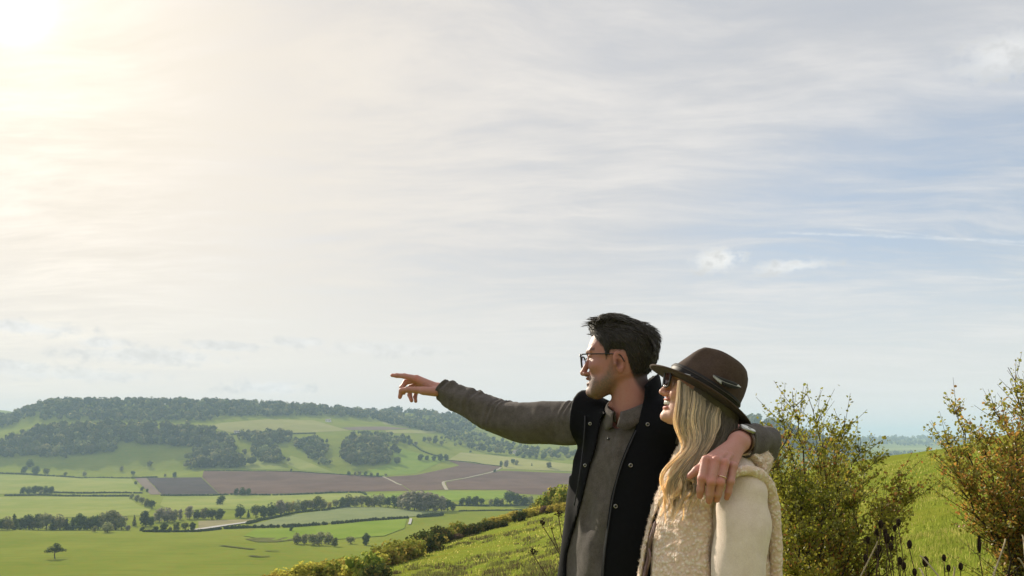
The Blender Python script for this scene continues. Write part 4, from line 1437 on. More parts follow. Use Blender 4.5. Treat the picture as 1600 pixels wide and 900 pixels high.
def build_stalks():
    L = [(1376, 815, 4.0, .042), (1383, 828, 3.95, .038), (1370, 828, 4.05, .034), (1386, 836, 3.9, .050), (1404, 812, 4.1, .040), (1398, 822, 4.1, .034), (1421, 846, 3.9, .042), (1392, 850, 3.85, .040), (1374, 853, 3.9, .036),
         (1356, 840, 4.0, .036), (1371, 862, 3.8, .036), (1406, 872, 3.8, .040), (1352, 868, 3.8, .036), (1412, 880, 3.75, .038), (1446, 872, 3.8, .050), (1475, 868, 3.9, .034), (1482, 884, 3.8, .034), (1501, 881, 3.85, .038), (1394, 838, 4.2, .030), (1429, 890, 3.7, .036)]
    L.sort()
    for i, (px, py, Y, s) in enumerate(L):
        t = teasel(px, py, Y, s, i)
        tag(t, f'dark dried teasel head between the two shrubs, {from_left(i)}', 'teasel', 'dried teasels between the shrubs')
    t = teasel(1530, 842, 3.9, .085, 77, .36)
    tag(t, 'tall dark dried spike standing in the grass before the right shrub', 'dried spike')
    # pale broken straws
    S = [((1343, 902, 3.7), (1371, 846, 3.7)), ((1437, 868, 3.6), (1468, 905, 3.5)), ((1488, 905, 3.4), (1491, 886, 3.4)), ((1549, 905, 3.6), (1571, 842, 3.7)), ((1436, 888, 3.5), (1446, 912, 3.4)), ((1597, 836, 3.9), (1600, 870, 3.8)), ((1590, 872, 3.7), (1598, 885, 3.7))]
    S.sort(key=lambda q: q[0][0])
    for i, (a, b) in enumerate(S):
        a, b = W(*a), W(*b)
        lo, hi = (a, b) if a[2] < b[2] else (b, a)
        d = lo - hi
        g = H1(lo[0], lo[1])
        k = (g - .02 - lo[2]) / min(d[2], -.05)
        end = lo + d * min(k, 3.0) if k > 0 else lo
        P = spline(np.array([end, (lo + hi) / 2 + np.array([.005, 0, .004]), hi]), 8)
        o = MB().add(*tube(P, np.linspace(.0045, .003, 8), 5)).build('dry_stalk', M['straw'], None, True)
        tag(o, f'pale dry straw stalk in the grass bottom right, {from_left(i)}', 'stalk', 'pale straws in the grass')
    # brown umbel heads beside the man's hip
    U = [((848, 822), (874, 866), 1.0, 'tall brown seed head just left of the man\'s gilet'), ((833, 867), (858, 908), .9, 'lower brown seed head left of the man\'s hip'), ((862, 828), (872, 858), .5, 'small brown bud beside the tall seed head'),
         ((873, 808), (880, 850), .9, 'brown seed head half hidden behind the man\'s gilet')]
    for i, (tp, bt, s, lab) in enumerate(U):
        r = np.random.default_rng(70 + i)
        Y = 3.3
        top, bot = W(*tp, Y), W(*bt, Y)
        g = np.array([bot[0] + .22, Y, 0])
        g[2] = H1(g[0], g[1])
        root = empty('seed_head_plant', tuple(g))
        P = spline(np.array([[0, 0, -.02], bot - g + np.array([.04, 0, -.12]), bot - g, top - g]), 14)
        MB().add(*tube(P, np.linspace(.0035, .0018, 14), 5)).build('stem', M['drystem'], root, True)
        mb = MB()
        c = top - g
        for k in range(int(14 * s) + 4):
            a, el = r.uniform(0, 6.283), r.uniform(.5, 1.45)
            d = np.array([math.cos(a) * math.cos(el), math.sin(a) * math.cos(el), math.sin(el)])
            e = c + d * r.uniform(.016, .034) * s
            mb.add(*tube(spline(np.array([c, c + d * .008 + [0, 0, .002], e]), 4), [.0009, .0008, .0007, .0007], 4))
            vv, ff = ICO1
            mb.add(vv * r.uniform(.0028, .0048) * s + e, ff)
        mb.build('umbel', M['teasel'], root)
        tag(root, lab, 'seed head', 'brown seed heads beside the man')


build_stalks()


def blades(P, h, w, r, lean=.5):
    """grass blades, three points each: verts, tris (two per blade)"""
    n = len(P)
    a = r.uniform(0, 6.283, n)
    d = np.stack([np.cos(a), np.sin(a), np.zeros(n)], 1)
    s = np.stack([-np.sin(a), np.cos(a), np.zeros(n)], 1)
    h = (np.asarray(h) * r.uniform(.55, 1.35, n))[:, None]
    w = (np.asarray(w) * r.uniform(.7, 1.3, n))[:, None]
    ln = (lean * r.uniform(.2, 1.2, n))[:, None]
    up = np.array([0, 0, 1.0])
    b = P + up * h * .6 + d * h * ln * .35
    t = P + up * h * (1 - .3 * ln) + d * h * ln
    v = np.stack([P - s * w * .5, P + s * w * .5, b + s * w * .38, b - s * w * .38, t], 1).reshape(-1, 3)
    k = np.arange(n)[:, None] * 5
    return v, np.vstack([k + [[0, 1, 2]], k + [[0, 2, 3]], k + [[3, 2, 4]]])


def build_grass():
    r = np.random.default_rng(77)
    mb = MB()
    # close turf right of the couple, thinning with distance
    for Y0, Y1, n, h, w in ((2.6, 6, 26000, .13, .0035), (6, 12, 42000, .075, .006), (12, 26, 42000, .075, .012), (26, 60, 36000, .10, .03)):
        Y = np.sqrt(r.uniform(Y0 ** 2, Y1 ** 2, n))
        px = r.uniform(1150, 1680, n)
        X = (px - 800) / F * Y
        keep = fbm(X / .5 / (Y0 / 4), Y / .5 / (Y0 / 4), 3, 31) > r.uniform(.22, .66, n)
        P = np.column_stack([X, Y, H(X, Y) - .01])[keep]
        v, f = blades(P, h * (1 + .4 * (r.random(len(P)) > .9)), w, r)
        mb.add(v, f)
    # slope left of the man
    for Y0, Y1, n, h, w in ((14, 30, 34000, .09, .014), (30, 60, 58000, .13, .035), (60, 170, 51000, .22, .09)):
        Y = np.sqrt(r.uniform(Y0 ** 2, Y1 ** 2, n))
        px = r.uniform(520, 1190, n)
        X = (px - 800) / F * Y
        keep = fbm(X / (Y0 / 8), Y / (Y0 / 8), 3, 33) > r.uniform(.3, .72, n)
        P = np.column_stack([X, Y, H(X, Y) - .01])[keep]
        v, f = blades(P, h, w, r, .8)
        mb.add(v, f)
    # long grass in the corner in front of the right shrub
    n = 2600
    Y = r.uniform(3.2, 5.6, n)
    px = r.uniform(1440, 1660, n)
    X = (px - 800) / F * Y
    P = np.column_stack([X, Y, H(X, Y) - .01])
    v, f = blades(P, .30, .005, r, .7)
    mb.add(v, f)
    tag(mb.build('grass', M['grass']), 'short bright grass covering the near hillside', 'grass', None, 'stuff')
    # rough tussocks and old stems on the slope left of the man
    tb = MB()
    n = 1050
    Y = np.exp(r.uniform(math.log(26), math.log(165), n))
    px = r.uniform(560, 1150, n)
    X = (px - 800) / F * Y
    keep = (fbm(X / 9, Y / 9, 3, 41) > .46)
    for x, y in zip(X[keep], Y[keep]):
        m_ = 34
        s = r.uniform(.10, .26) * (1 + y / 130)
        P = np.column_stack([x + r.normal(size=m_) * s, y + r.normal(size=m_) * s, np.zeros(m_)])
        P[:, 2] = H(P[:, 0], P[:, 1])
        v, f = blades(P, s * 1.0, .03 + .0006 * y, r, .9)
        tb.add(v, f)
    tag(tb.build('rough_tussocks', M['tuft']), 'dull brown-green tussocks dotting the slope left of the man', 'tussocks', None, 'stuff')


build_grass()

# ------------------------------------------------------------------ shared materials of the couple
def m_skin(name, blotch=0.12):
    m, T, out = new_mat(name)
    at = T.new('ShaderNodeAttribute')
    at.attribute_name = 'tint'
    co = T.new('ShaderNodeTexCoord').outputs['Object']
    n = T.noise(co, 60, 4, 0.6)
    n2 = T.noise(co, 700, 3, 0.6)
    c = T.mix(T.math('MULTIPLY', T.ramp(n, 0.35, 0.7), blotch * 2), at.outputs['Color'], T.mix(1.0, at.outputs['Color'], (1.0, 0.72, 0.66), 'MULTIPLY'))
    n3 = T.noise(co, 260, 4, 0.7)
    c = T.mix(T.math('MULTIPLY', T.ramp(n3, 0.5, 0.75), 0.35), c, T.mix(1.0, c, (0.66, 0.56, 0.54), 'MULTIPLY'))
    n2 = T.math('ADD', n2, n3)
    b = pbsdf(T, out, c, 0.5, 0.4, n2, 0.0008, 0.6)
    b.inputs['Subsurface Weight'].default_value = 0.12
    b.inputs['Subsurface Radius'].default_value = (0.012, 0.005, 0.003)
    b.inputs['Subsurface Scale'].default_value = 0.6
    return m


def m_hair(name, a, b, rough=0.42, spec=0.5, transl=0.0):
    m, T, out = new_mat(name)
    g = T.new('ShaderNodeNewGeometry').outputs['Random Per Island']
    at = T.new('ShaderNodeAttribute')
    at.attribute_name = 'tint'
    c = T.mix(1.0, T.mix(g, a, b), at.outputs['Color'], 'MULTIPLY')
    bb = pbsdf(T, out, c, rough, spec)
    bb.inputs['Sheen Weight'].default_value = 0.2
    if transl:
        t = T.new('ShaderNodeBsdfTranslucent')
        T.l.new(c, t.inputs[0])
        ms = T.new('ShaderNodeMixShader')
        ms.inputs[0].default_value = transl
        T.l.new(bb.outputs[0], ms.inputs[1])
        T.l.new(t.outputs[0], ms.inputs[2])
        T.l.new(ms.outputs[0], out.inputs[0])
    return m


def m_knit(name, a, b, scale=420, stripe=True, bump=0.0012, fuzz=0.3):
    m, T, out = new_mat(name)
    co = T.new('ShaderNodeTexCoord').outputs['Object']
    n = T.noise(co, 38, 6, 0.65)
    f = T.noise(co, scale, 3, 0.7)
    h = f
    if stripe:
        w = T.new('ShaderNodeTexWave')
        T.l.new(co, w.inputs[0])
        w.bands_direction = 'Z'
        w.inputs['Scale'].default_value = 75
        w.inputs['Distortion'].default_value = 2.5
        w.inputs['Detail'].default_value = 2
        w.inputs['Detail Scale'].default_value = 6
        h = T.math('ADD', T.math('MULTIPLY', w.outputs['Fac'], 0.5), f)
    k = T.math('ADD', T.math('MULTIPLY', n, 0.5), T.math('MULTIPLY', f, 0.6))
    c = T.mix(T.ramp(k, 0.35, 0.75), a, b)
    bb = pbsdf(T, out, c, 0.95, 0.1, h, bump, 0.8)
    bb.inputs['Sheen Weight'].default_value = fuzz
    bb.inputs['Sheen Roughness'].default_value = 0.6
    return m


SKIN_M = np.array((0.43, 0.20, 0.160))
SKIN_W = np.array((0.60, 0.34, 0.25))
M['skin'] = m_skin('skin')
M['man_hair'] = m_hair('dark_hair', (0.013, 0.0090, 0.0070), (0.040, 0.028, 0.021), 0.55, 0.35)
M['knit_taupe'] = m_knit('taupe_knit', (0.068, 0.057, 0.050), (0.142, 0.122, 0.110), 420, False, 0.0030, 0.1)
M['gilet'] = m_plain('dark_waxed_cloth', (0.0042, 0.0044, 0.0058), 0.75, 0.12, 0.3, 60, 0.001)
M['gilet_edge'] = m_plain('dark_binding', (0.018, 0.019, 0.024), 0.45, 0.45, 0.2, 200)
M['denim'] = m_plain('dark_trouser_cloth', (0.03, 0.035, 0.05), 0.9, 0.15, 0.25, 120, 0.001)
M['leather'] = m_plain('brown_leather', (0.10, 0.05, 0.03), 0.5, 0.4, 0.2, 80, 0.001)
M['black_plastic'] = m_plain('black_plastic', (0.012, 0.010, 0.012), 0.25, 0.5, 0.1, 50)
M['metal'] = m_plain('brushed_metal', (0.42, 0.41, 0.40), 0.35, 0.5, 0.08, 200, Metallic=1.0)
M['gold'] = m_plain('rose_gold', (0.85, 0.62, 0.46), 0.22, 0.5, 0.05, 200, Metallic=1.0)
M['dial'] = m_plain('white_dial', (0.80, 0.79, 0.75), 0.35, 0.4, 0.03, 200)
M['eye_white'] = m_plain('eye_white', (0.68, 0.64, 0.60), 0.15, 0.5, 0.05, 200)
M['iris'] = m_plain('dark_iris', (0.05, 0.04, 0.035), 0.1, 0.5, 0.2, 400)


def m_lens(name, col, alpha):
    m, T, out = new_mat(name)
    g = T.new('ShaderNodeBsdfGlossy')
    g.inputs['Roughness'].default_value = 0.03
    g.inputs[0].default_value = (0.9, 0.9, 0.95, 1)
    t = T.new('ShaderNodeBsdfTransparent')
    t.inputs[0].default_value = (*col, 1)
    ms = T.new('ShaderNodeMixShader')
    fr = T.new('ShaderNodeFresnel')
    fr.inputs[0].default_value = 1.25
    T.l.new(T.math('ADD', fr.outputs[0], alpha, clamp=True), ms.inputs[0])
    T.l.new(t.outputs[0], ms.inputs[1])
    T.l.new(g.outputs[0], ms.inputs[2])
    T.l.new(ms.outputs[0], out.inputs[0])
    return m


M['lens_clear'] = m_lens('clear_lens', (0.90, 0.86, 0.95), 0.02)
M['lens_dark'] = m_lens('dark_lens', (0.10, 0.09, 0.10), 0.02)

mm = 0.001


def itp(z, zs, vs):
    """smooth table lookup on arrays"""
    zs, vs = np.array(zs, float), np.array(vs, float)
    o = np.argsort(zs)
    return smooth_interp(z, zs[o], vs[o]).astype(np.float32)


def head_base(L, T):
    """cranium and jaw in head space (forward, left, up) from tables of front, back and half width by height"""
    x, y, z = L[..., 0], np.abs(L[..., 1]), L[..., 2]
    zz = np.clip(z, T['z'][-1], T['z'][0])
    xf, xb, w = (itp(zz, T['z'], T[k]) for k in ('f', 'b', 'w'))
    c = 0.32 * xf + 0.68 * xb + 0.25 * np.minimum(0.08, xf - xb)
    fr = x > c
    a = np.where(fr, xf - c, c - xb) + 1e-5
    p = np.where(fr, 2.35, 2.1)
    q = (np.abs((x - c) / a) ** p + (y / (w + 1e-5)) ** p) ** (1 / p)
    d = (q - 1) * np.minimum(a, w + 1e-5)
    out = np.maximum(z - T['z'][0], T['z'][-1] - z)
    cap = np.sqrt(np.maximum(np.hypot(x - c, y) - .006, 0) ** 2 + np.maximum(z - T['z'][0], 0) ** 2)
    return np.where(z > T['z'][0], cap, np.where(out > 0, np.maximum(d, out), d))


def ear(L, c, s, size=1.0, yaw=24):
    """s: +1 left, -1 right"""
    a = math.radians(yaw) * s
    R = np.array([[math.cos(a), math.sin(a), 0], [-math.sin(a), math.cos(a), 0], [0, 0, 1.0]]).T
    t = math.radians(-9)
    Rt = np.array([[math.cos(t), 0, -math.sin(t)], [0, 1, 0], [math.sin(t), 0, math.cos(t)]])
    R = R @ Rt
    c = np.array([c[0], c[1] * s, c[2]])
    p = (L - c.astype(np.float32)) @ R.astype(np.float32) / size
    x, y, z = p[..., 0], p[..., 1] * s, p[..., 2]
    wid = 17 * mm + 4 * mm * np.clip(z / 0.03, -1, 1)
    disc = ell(np.stack([x / wid * 18 * mm, y, z], -1), (0, 0, 0), (18 * mm, 6 * mm, 31 * mm))
    conch = ell(np.stack([x, y, z], -1), (2 * mm, 7 * mm, -3 * mm), (9.5 * mm, 8 * mm, 14 * mm))
    scap = ell(np.stack([x, y, z], -1), (-1 * mm, 6.5 * mm, 15 * mm), (10 * mm, 5 * mm, 9 * mm))
    d = smax(disc, -conch, 3 * mm)
    d = smax(d, -scap, 3 * mm)
    trag = ell(np.stack([x, y, z], -1), (12 * mm, 3 * mm, -4 * mm), (4 * mm, 4 * mm, 6 * mm))
    return smin(d, trag, 3 * mm) * size


def face(L, d, S, smile=0.0):
    """adds brow, nose, lips, chin, cheeks, eye sockets to the head field; S: feature positions in metres (forward, up)"""
    for s in (1, -1):
        def pt(x, y, z):
            return (x, y * s, z)
        d = smin(d, rcone(L, pt(S['brow'][0] - 6 * mm, 8 * mm, S['brow'][1]), pt(S['brow'][0] - 20 * mm, 44 * mm, S['brow'][1] + 2 * mm), 7 * mm, 7 * mm), 9 * mm)
        d = smin(d, ell(L, pt(S['cheek'][0], 43 * mm, S['cheek'][1] + smile * 3 * mm), (22 * mm, 19 * mm + smile * 2 * mm, 17 * mm)), 16 * mm)
        d = smax(d, -ell(L, pt(S['eye'][0] + 16 * mm, 32 * mm, S['eye'][1]), (15 * mm, 17 * mm, 11 * mm)), 9 * mm)
        # lids over the ball
        d = smin(d, ell(L, pt(S['eye'][0] - 1 * mm, 32 * mm, S['eye'][1] + 4.5 * mm), (13.5 * mm, 15 * mm, 8.5 * mm)), 3 * mm)
        d = smin(d, ell(L, pt(S['eye'][0] - 2 * mm, 32 * mm, S['eye'][1] - 8 * mm), (12.5 * mm, 15 * mm, 6 * mm)), 4 * mm)
    nx, nz = S['nasion']
    tx, tz = S['tip']
    n = rcone(L, (nx - 7 * mm, 0, nz), (tx - 9.5 * mm, 0, tz + 1.5 * mm), 6.5 * mm, 9 * mm)
    n = smin(n, ell(L, (tx - 9.5 * mm, 0, tz), (9.5 * mm, 9.5 * mm, 8.5 * mm)), 4 * mm)
    for s in (1, -1):
        n = smin(n, ell(L, (tx - 18 * mm, 11.5 * mm * s, tz - 3.5 * mm), (9.5 * mm, 6.5 * mm, 7 * mm)), 4 * mm)
    d = smin(d, n, 7 * mm)
    ux, uz = S['ulip']
    lx, lz = S['llip']
    mw = 22 * mm * (1 + 0.25 * smile)
    d = smin(d, ell(L, (ux - 6 * mm, 0, uz), (7 * mm, mw, 4.6 * mm)), 4 * mm)
    d = smin(d, ell(L, (lx - 7.5 * mm, 0, lz), (8 * mm, mw * 0.9, 5.6 * mm)), 4 * mm)
    mx, mz = S['mouth']
    gap = 1.5 * mm + 6.0 * mm * smile
    d = smax(d, -ell(L, (mx + 6 * mm - 4 * mm * smile, 0, mz), (10 * mm + 8 * mm * smile, mw * 1.05, gap)), 2.0 * mm)
    cx, cz = S['chin']
    d = smin(d, ell(L, (cx - 16 * mm, 0, cz), (16 * mm, 20 * mm, 15 * mm)), 14 * mm)
    return d


def finger(P, pts, rad):
    return chain(P, pts, rad, 0.004)


# ------------------------------------------------------------------ the man
MAN_O = W(966.5, 560, 2.2)
MAN_B = basis(13, 1)
MS = dict(brow=(95 * mm, 17 * mm), cheek=(60 * mm, -26 * mm), eye=(74 * mm, 0.0), nasion=(92 * mm, 0.0), tip=(113 * mm, -43 * mm),
          ulip=(95 * mm, -60 * mm), llip=(93 * mm, -76 * mm), mouth=(88 * mm, -67.5 * mm), chin=(95 * mm, -99 * mm))
MT = dict(z=[.105, .099, .088, .070, .050, .030, .010, -.010, -.030, -.050, -.070, -.090, -.108, -.120],
          f=[.005, .036, .058, .074, .084, .090, .090, .086, .085, .085, .085, .085, .084, .070],
          b=[-.015, -.050, -.074, -.094, -.104, -.108, -.107, -.103, -.093, -.075, -.030, .000, .030, .052],
          w=[.004, .036, .054, .067, .074, .077, .077, .0745, .0715, .068, .0635, .055, .041, .022])
MAN_NECK = W(992, 662, 2.20)            # base of the neck
M_SH_R = W(908, 655, 2.33)              # shoulder of the pointing arm
M_SH_L = W(1080, 656, 2.08)
M_WR_R = W(689, 609, 2.62)
M_EL_R = (M_SH_R * 0.47 + M_WR_R * 0.53) + np.array([0.01, 0.02, -0.055])
M_EL_L = np.array([0.652, 1.96, -0.018])
M_WR_L = W(1156, 690, 1.735)


def man_head_field(P):
    L = loc(P, MAN_O, MAN_B)
    d = head_base(L, MT)
    d = face(L, d, MS)
    # neck with its throat and the muscle at the side
    nk = loc(MAN_NECK[None], MAN_O, MAN_B)[0]
    d = smin(d, rcone(L, (-28 * mm, 0, -55 * mm), nk + np.array([-8 * mm, 0, -20 * mm]), 55 * mm, 63 * mm), 16 * mm)
    d = smin(d, ell(L, (16 * mm, 0, -137 * mm), (12 * mm, 9 * mm, 14 * mm)), 10 * mm)
    for s in (1, -1):
        d = smin(d, ear(L, (-9 * mm, 80 * mm, -19 * mm), s, 1.08, 28), 4 * mm)
    return d


def skin_tint_man(V):
    L = loc(V, MAN_O, MAN_B)
    x, y, z = L[:, 0], np.abs(L[:, 1]), L[:, 2]
    c = np.repeat(SKIN_M[None], len(V), 0)
    # stubble over chin, lip and jaw up to the sideburn
    line = np.interp(x, [-.02, .015, .03, .05, .075, .10], [-.01, -.015, -.05, -.066, -.052, -.052])
    sb = 1 / (1 + np.exp((z - line) / 0.006))
    low = np.interp(x, [-.02, .02, .05, .09], [-.085, -.105, -.125, -.14])
    sb *= 1 / (1 + np.exp((low - z) / 0.008))
    sb *= np.clip((x + .012) / .03, 0, 1) * (1 - np.exp(-((x - .094) ** 2 / .008 ** 2 + (z + .068) ** 2 / .006 ** 2 + (y / .02) ** 2)))
    r = np.random.default_rng(5)
    sb = np.clip(sb * (0.5 + 0.75 * r.random(len(V))), 0, 0.92)[:, None]
    c = c * (1 - sb) + np.array((0.155, 0.115, 0.095)) * sb
    lip = np.exp(-(((x - .090) / .012) ** 2 + ((z + .068) / .010) ** 2 + (y / .024) ** 4))[:, None]
    c = c * (1 - .6 * lip) + np.array((0.42, 0.16, 0.13)) * .6 * lip
    red = np.exp(-(((x + .005) / .03) ** 2 + ((z + .02) / .035) ** 2 + ((y - .082) / .03) ** 2))[:, None]
    c = c * (1 - .35 * red) + np.array((0.56, 0.20, 0.14)) * .35 * red
    cn = np.exp(-(((x + .006) / .008) ** 2 + ((z + .023) / .013) ** 2)) * (y > .07)  # hollow of the ear tinted dark to stand in for its shade
    c = c * (1 - .75 * cn[:, None]) + np.array((0.10, 0.035, 0.025)) * .75 * cn[:, None]
    nose = np.exp(-(((x - .107) / .014) ** 2 + ((z + .043) / .014) ** 2))[:, None]
    c = c * (1 - .4 * nose) + np.array((0.52, 0.20, 0.15)) * .4 * nose
    # eyebrow
    eb = np.exp(-((z - .019 - .1 * (y - .02)) / .0045) ** 4) * (x > .055) * (y > .008) * (y < .055)
    c = c * (1 - .7 * eb[:, None]) + np.array((0.05, 0.035, 0.028)) * .7 * eb[:, None]
    # short shaved hair at temple and nape shows on the skin
    hl = man_hairline(x)
    fade = np.clip((z - hl + .008) / .022, 0, 1) * (x < .075)
    fade = (fade * .9)[:, None]
    c = c * (1 - fade) + np.array((0.045, 0.035, 0.03)) * fade
    return c


def man_hairline(x):
    return np.interp(x, [-.12, -.085, -.066, -.05, -.038, -.03, -.024, .018, .022, .030, .036, .046, .058, .070, .085], [-.12, -.11, -.095, -.07, -.03, -.002, .014, .016, .002, -.004, .022, .034, .048, .062, .085])


def hand_l(P):
    """left hand hanging over the woman's shoulder"""
    k = {'i': [(1103, 719, 1.655), (1097, 747, 1.640), (1094.5, 765, 1.647), (1093.5, 775, 1.655)],
         'm': [(1118.5, 720, 1.648), (1111.5, 753, 1.630), (1109, 772, 1.640), (1108, 783, 1.650)],
         'r': [(1132.5, 724, 1.650), (1125.5, 754, 1.634), (1122, 772, 1.642), (1120, 781, 1.650)],
         'p': [(1146, 729, 1.660), (1141.5, 752, 1.648), (1138, 769, 1.652), (1135.5, 778, 1.658)]}
    wr = W(1155, 690, 1.728)
    d = rcone(P, W(1172, 687, 1.80), wr, 30 * mm, 25 * mm)
    palm = None
    for f in 'imrp':
        e = rcone(P, wr + (W(*k[f][0]) - wr) * 0.12, W(*k[f][0]) + np.array([0, .011, -.004]), 17 * mm, 10.5 * mm)
        palm = e if palm is None else smin(palm, e, 9 * mm)
    d = smin(d, palm, 12 * mm)
    rad = {'i': (10.8, 9.6, 8.6, 7.2), 'm': (11, 9.8, 8.8, 7.4), 'r': (10.4, 9.2, 8.2, 7.0), 'p': (9.2, 8.2, 7.4, 6.2)}
    for f in 'imrp':
        pts = [W(*q) for q in k[f]]
        e = finger(P, pts, [q * mm for q in rad[f]])
        e = smin(e, ell(P, pts[1], (9.4 * mm, 9.8 * mm, 9.2 * mm)), 3 * mm)
        d = smin(d, e, 3.2 * mm)
        d = smin(d, ell(P, pts[0] + np.array([0, -.003, .002]), (8.5 * mm, 8 * mm, 8.5 * mm)), 5 * mm)
    th = [W(1133, 706, 1.70), W(1106, 722, 1.675), W(1089, 735, 1.668), W(1078, 744, 1.675)]
    d = smin(d, finger(P, th, [15 * mm, 11.5 * mm, 9.8 * mm, 7.6 * mm]), 5 * mm)
    # tendons on the back of the hand
    for f in 'imr':
        a, b = wr + np.array([-.004, -.018, 0.0]), W(*k[f][0]) + np.array([0, -.004, 0])
        d = smin(d, rcone(P, a * .4 + b * .6, b, 3 * mm, 4 * mm), 6 * mm)
    return d


def hand_r(P):
    """right hand, index finger stretched out"""
    wr = W(686, 609.5, 2.625)
    d = rcone(P, W(712, 613, 2.60), wr, 30 * mm, 23.5 * mm)
    kn = {'i': W(651, 591.5, 2.640), 'm': W(650, 594, 2.660), 'r': W(654, 599, 2.678), 'p': W(659, 604, 2.692)}
    palm = rcone(P, wr, kn['i'], 20 * mm, 13 * mm)
    for f in 'mrp':
        palm = smin(palm, rcone(P, wr, kn[f], 18 * mm, 11.5 * mm), 10 * mm)
    palm = smin(palm, rcone(P, W(680, 612, 2.60), W(661, 611, 2.595), 17 * mm, 14 * mm), 12 * mm)
    d = smin(d, palm, 10 * mm)
    d = smin(d, finger(P, [kn['i'], W(632, 587.6, 2.650), W(620, 586.8, 2.655), W(612.6, 586.4, 2.66)], [11.5 * mm, 9.4 * mm, 8.2 * mm, 6.6 * mm]), 4 * mm)
    d = smin(d, finger(P, [kn['m'], W(634, 597, 2.668), W(627.5, 606, 2.655), W(631, 614, 2.64)], [11 * mm, 9.6 * mm, 8.6 * mm, 7 * mm]), 3 * mm)
    d = smin(d, finger(P, [kn['r'], W(641, 605, 2.688), W(640, 617, 2.675), W(643, 626, 2.66)], [10.5 * mm, 9.2 * mm, 8.2 * mm, 6.8 * mm]), 3 * mm)
    d = smin(d, finger(P, [kn['p'], W(650.5, 612, 2.700), W(648.5, 620, 2.69), W(649.6, 627, 2.675)], [9.5 * mm, 8.2 * mm, 7.4 * mm, 6.2 * mm]), 3 * mm)
    d = smin(d, finger(P, [W(664, 610, 2.60), W(637, 608.8, 2.600), W(627.5, 610.5, 2.605), W(624.8, 620.5, 2.61)], [13.5 * mm, 10.4 * mm, 9.6 * mm, 7.2 * mm]), 5 * mm)
    return d


def hand_tint(V, tips, knucks, base):
    c = np.repeat(base[None], len(V), 0)
    for p in list(tips) + list(knucks):
        g = np.exp(-((V - p) ** 2).sum(1) / .011 ** 2)[:, None]
        c = c * (1 - .5 * g) + np.array((0.60, 0.20, 0.15)) * .5 * g
    return c


def sdf_mesh(fn, lo, hi, h, smooth=1):
    lo, hi = np.asarray(lo, float), np.asarray(hi, float)
    g = grid(lo, hi, h)
    return surfnet(fn(g), lo, h, smooth)


TORSO_B = np.stack([np.array([-.66, -.751, 0]), np.array([.751, -.66, 0]), np.array([0, 0, 1.0])], 1)     # forward, left, up of the man's chest
TORSO_O = np.array([MAN_NECK[0], MAN_NECK[1], 0.0])


def torso_field(P, grow=0.0, flare=0.0):
    L = loc(P, TORSO_O, TORSO_B)
    g = np.float32(grow)
    d = ell(L, (.0, 0, -.16), (.118 + g, .175 + g, .24 + g))
    d = smin(d, ell(L, (.01, 0, -.42), (.125 + g + flare, .165 + g + flare, .26 + g)), .08)
    for s in (1, -1):
        sh = loc((M_SH_L if s > 0 else M_SH_R)[None], TORSO_O, TORSO_B)[0]
        d = smin(d, rcone(L, (-.01, .05 * s, .035), sh + np.array([0, -.015 * s, -.008]), .050 + g, .062 + g), .06)
    return d


def legs_field(P, grow, gz):
    L = loc(P, TORSO_O, TORSO_B)
    d = ell(L, (0, 0, -.58), (.115 + grow, .165 + grow, .13 + grow))
    for s in (1, -1):
        d = smin(d, rcone(L, (0, .09 * s, -.62), (.01, .10 * s, -1.02), .085 + grow, .062 + grow), .03)
        d = smin(d, rcone(L, (.01, .10 * s, -1.02), (-.01, .11 * s, gz + .09), .060 + grow, .045 + grow), .02)
    return d


def sleeve(points, radii, n, seg, folds, name, parent, mat, squash=None, cuff=True):
    """cloth tube with gathered folds; folds(t, ang) gives the outward offset in metres"""
    P = spline(points, n)
    s = np.linspace(0, len(radii) - 1, n)
    R = np.interp(s, np.arange(len(radii)), radii)
    T, U, V = frames(P)
    up = np.array([0, 0, 1.0])
    # angle zero points up so folds can sit on the upper side
    A = up - T * (T @ up)[:, None]
    A /= np.linalg.norm(A, axis=1)[:, None]
    Bn = np.cross(T, A)
    a = np.linspace(0, 2 * np.pi, seg, endpoint=False)
    tt = np.linspace(0, 1, n)
    off = folds(tt[:, None], a[None, :])
    r = R[:, None] + off
    ring = P[:, None] + r[..., None] * (np.cos(a)[None, :, None] * A[:, None] + np.sin(a)[None, :, None] * Bn[:, None])
    i = np.arange(n - 1)[:, None] * seg
    j = np.arange(seg)[None]
    k = (j + 1) % seg
    q = np.stack([i + j, i + k, i + seg + k, i + seg + j], -1).reshape(-1, 4)
    v = ring.reshape(-1, 3)
    if cuff:                                           # turn the edge inwards so the opening shows thickness
        m = len(v)
        c = P[0]
        e1 = ring[0] + (c - ring[0]) * .10 - T[0] * .003
        e2 = ring[0] + (c - ring[0]) * .22 + T[0] * .004
        e3 = ring[0] + (c - ring[0]) * .30 + T[0] * .05
        v = np.vstack([v, e1, e2, e3])
        jj = np.arange(seg)
        kk = (jj + 1) % seg
        q = np.vstack([q, np.stack([kk, jj, m + jj, m + kk], -1), np.stack([m + kk, m + jj, m + seg + jj, m + seg + kk], -1),
                       np.stack([m + seg + kk, m + seg + jj, m + 2 * seg + jj, m + 2 * seg + kk], -1)])
    return MB().add(v, q).build(name, mat, parent, smooth=True)


def pix(P):
    """photo pixel of world points"""
    return 800 + F * P[..., 0] / P[..., 1], HY - F * P[..., 2] / P[..., 1]


def in_poly(px, py, poly):
    ins = np.zeros(px.shape, bool)
    n = len(poly)
    for k in range(n):
        (ax, ay), (bx, by) = poly[k], poly[(k + 1) % n]
        if ay == by:
            continue
        c = (ay > py) != (by > py)
        ins ^= c & (px < (bx - ax) * (py - ay) / (by - ay) + ax)
    return ins


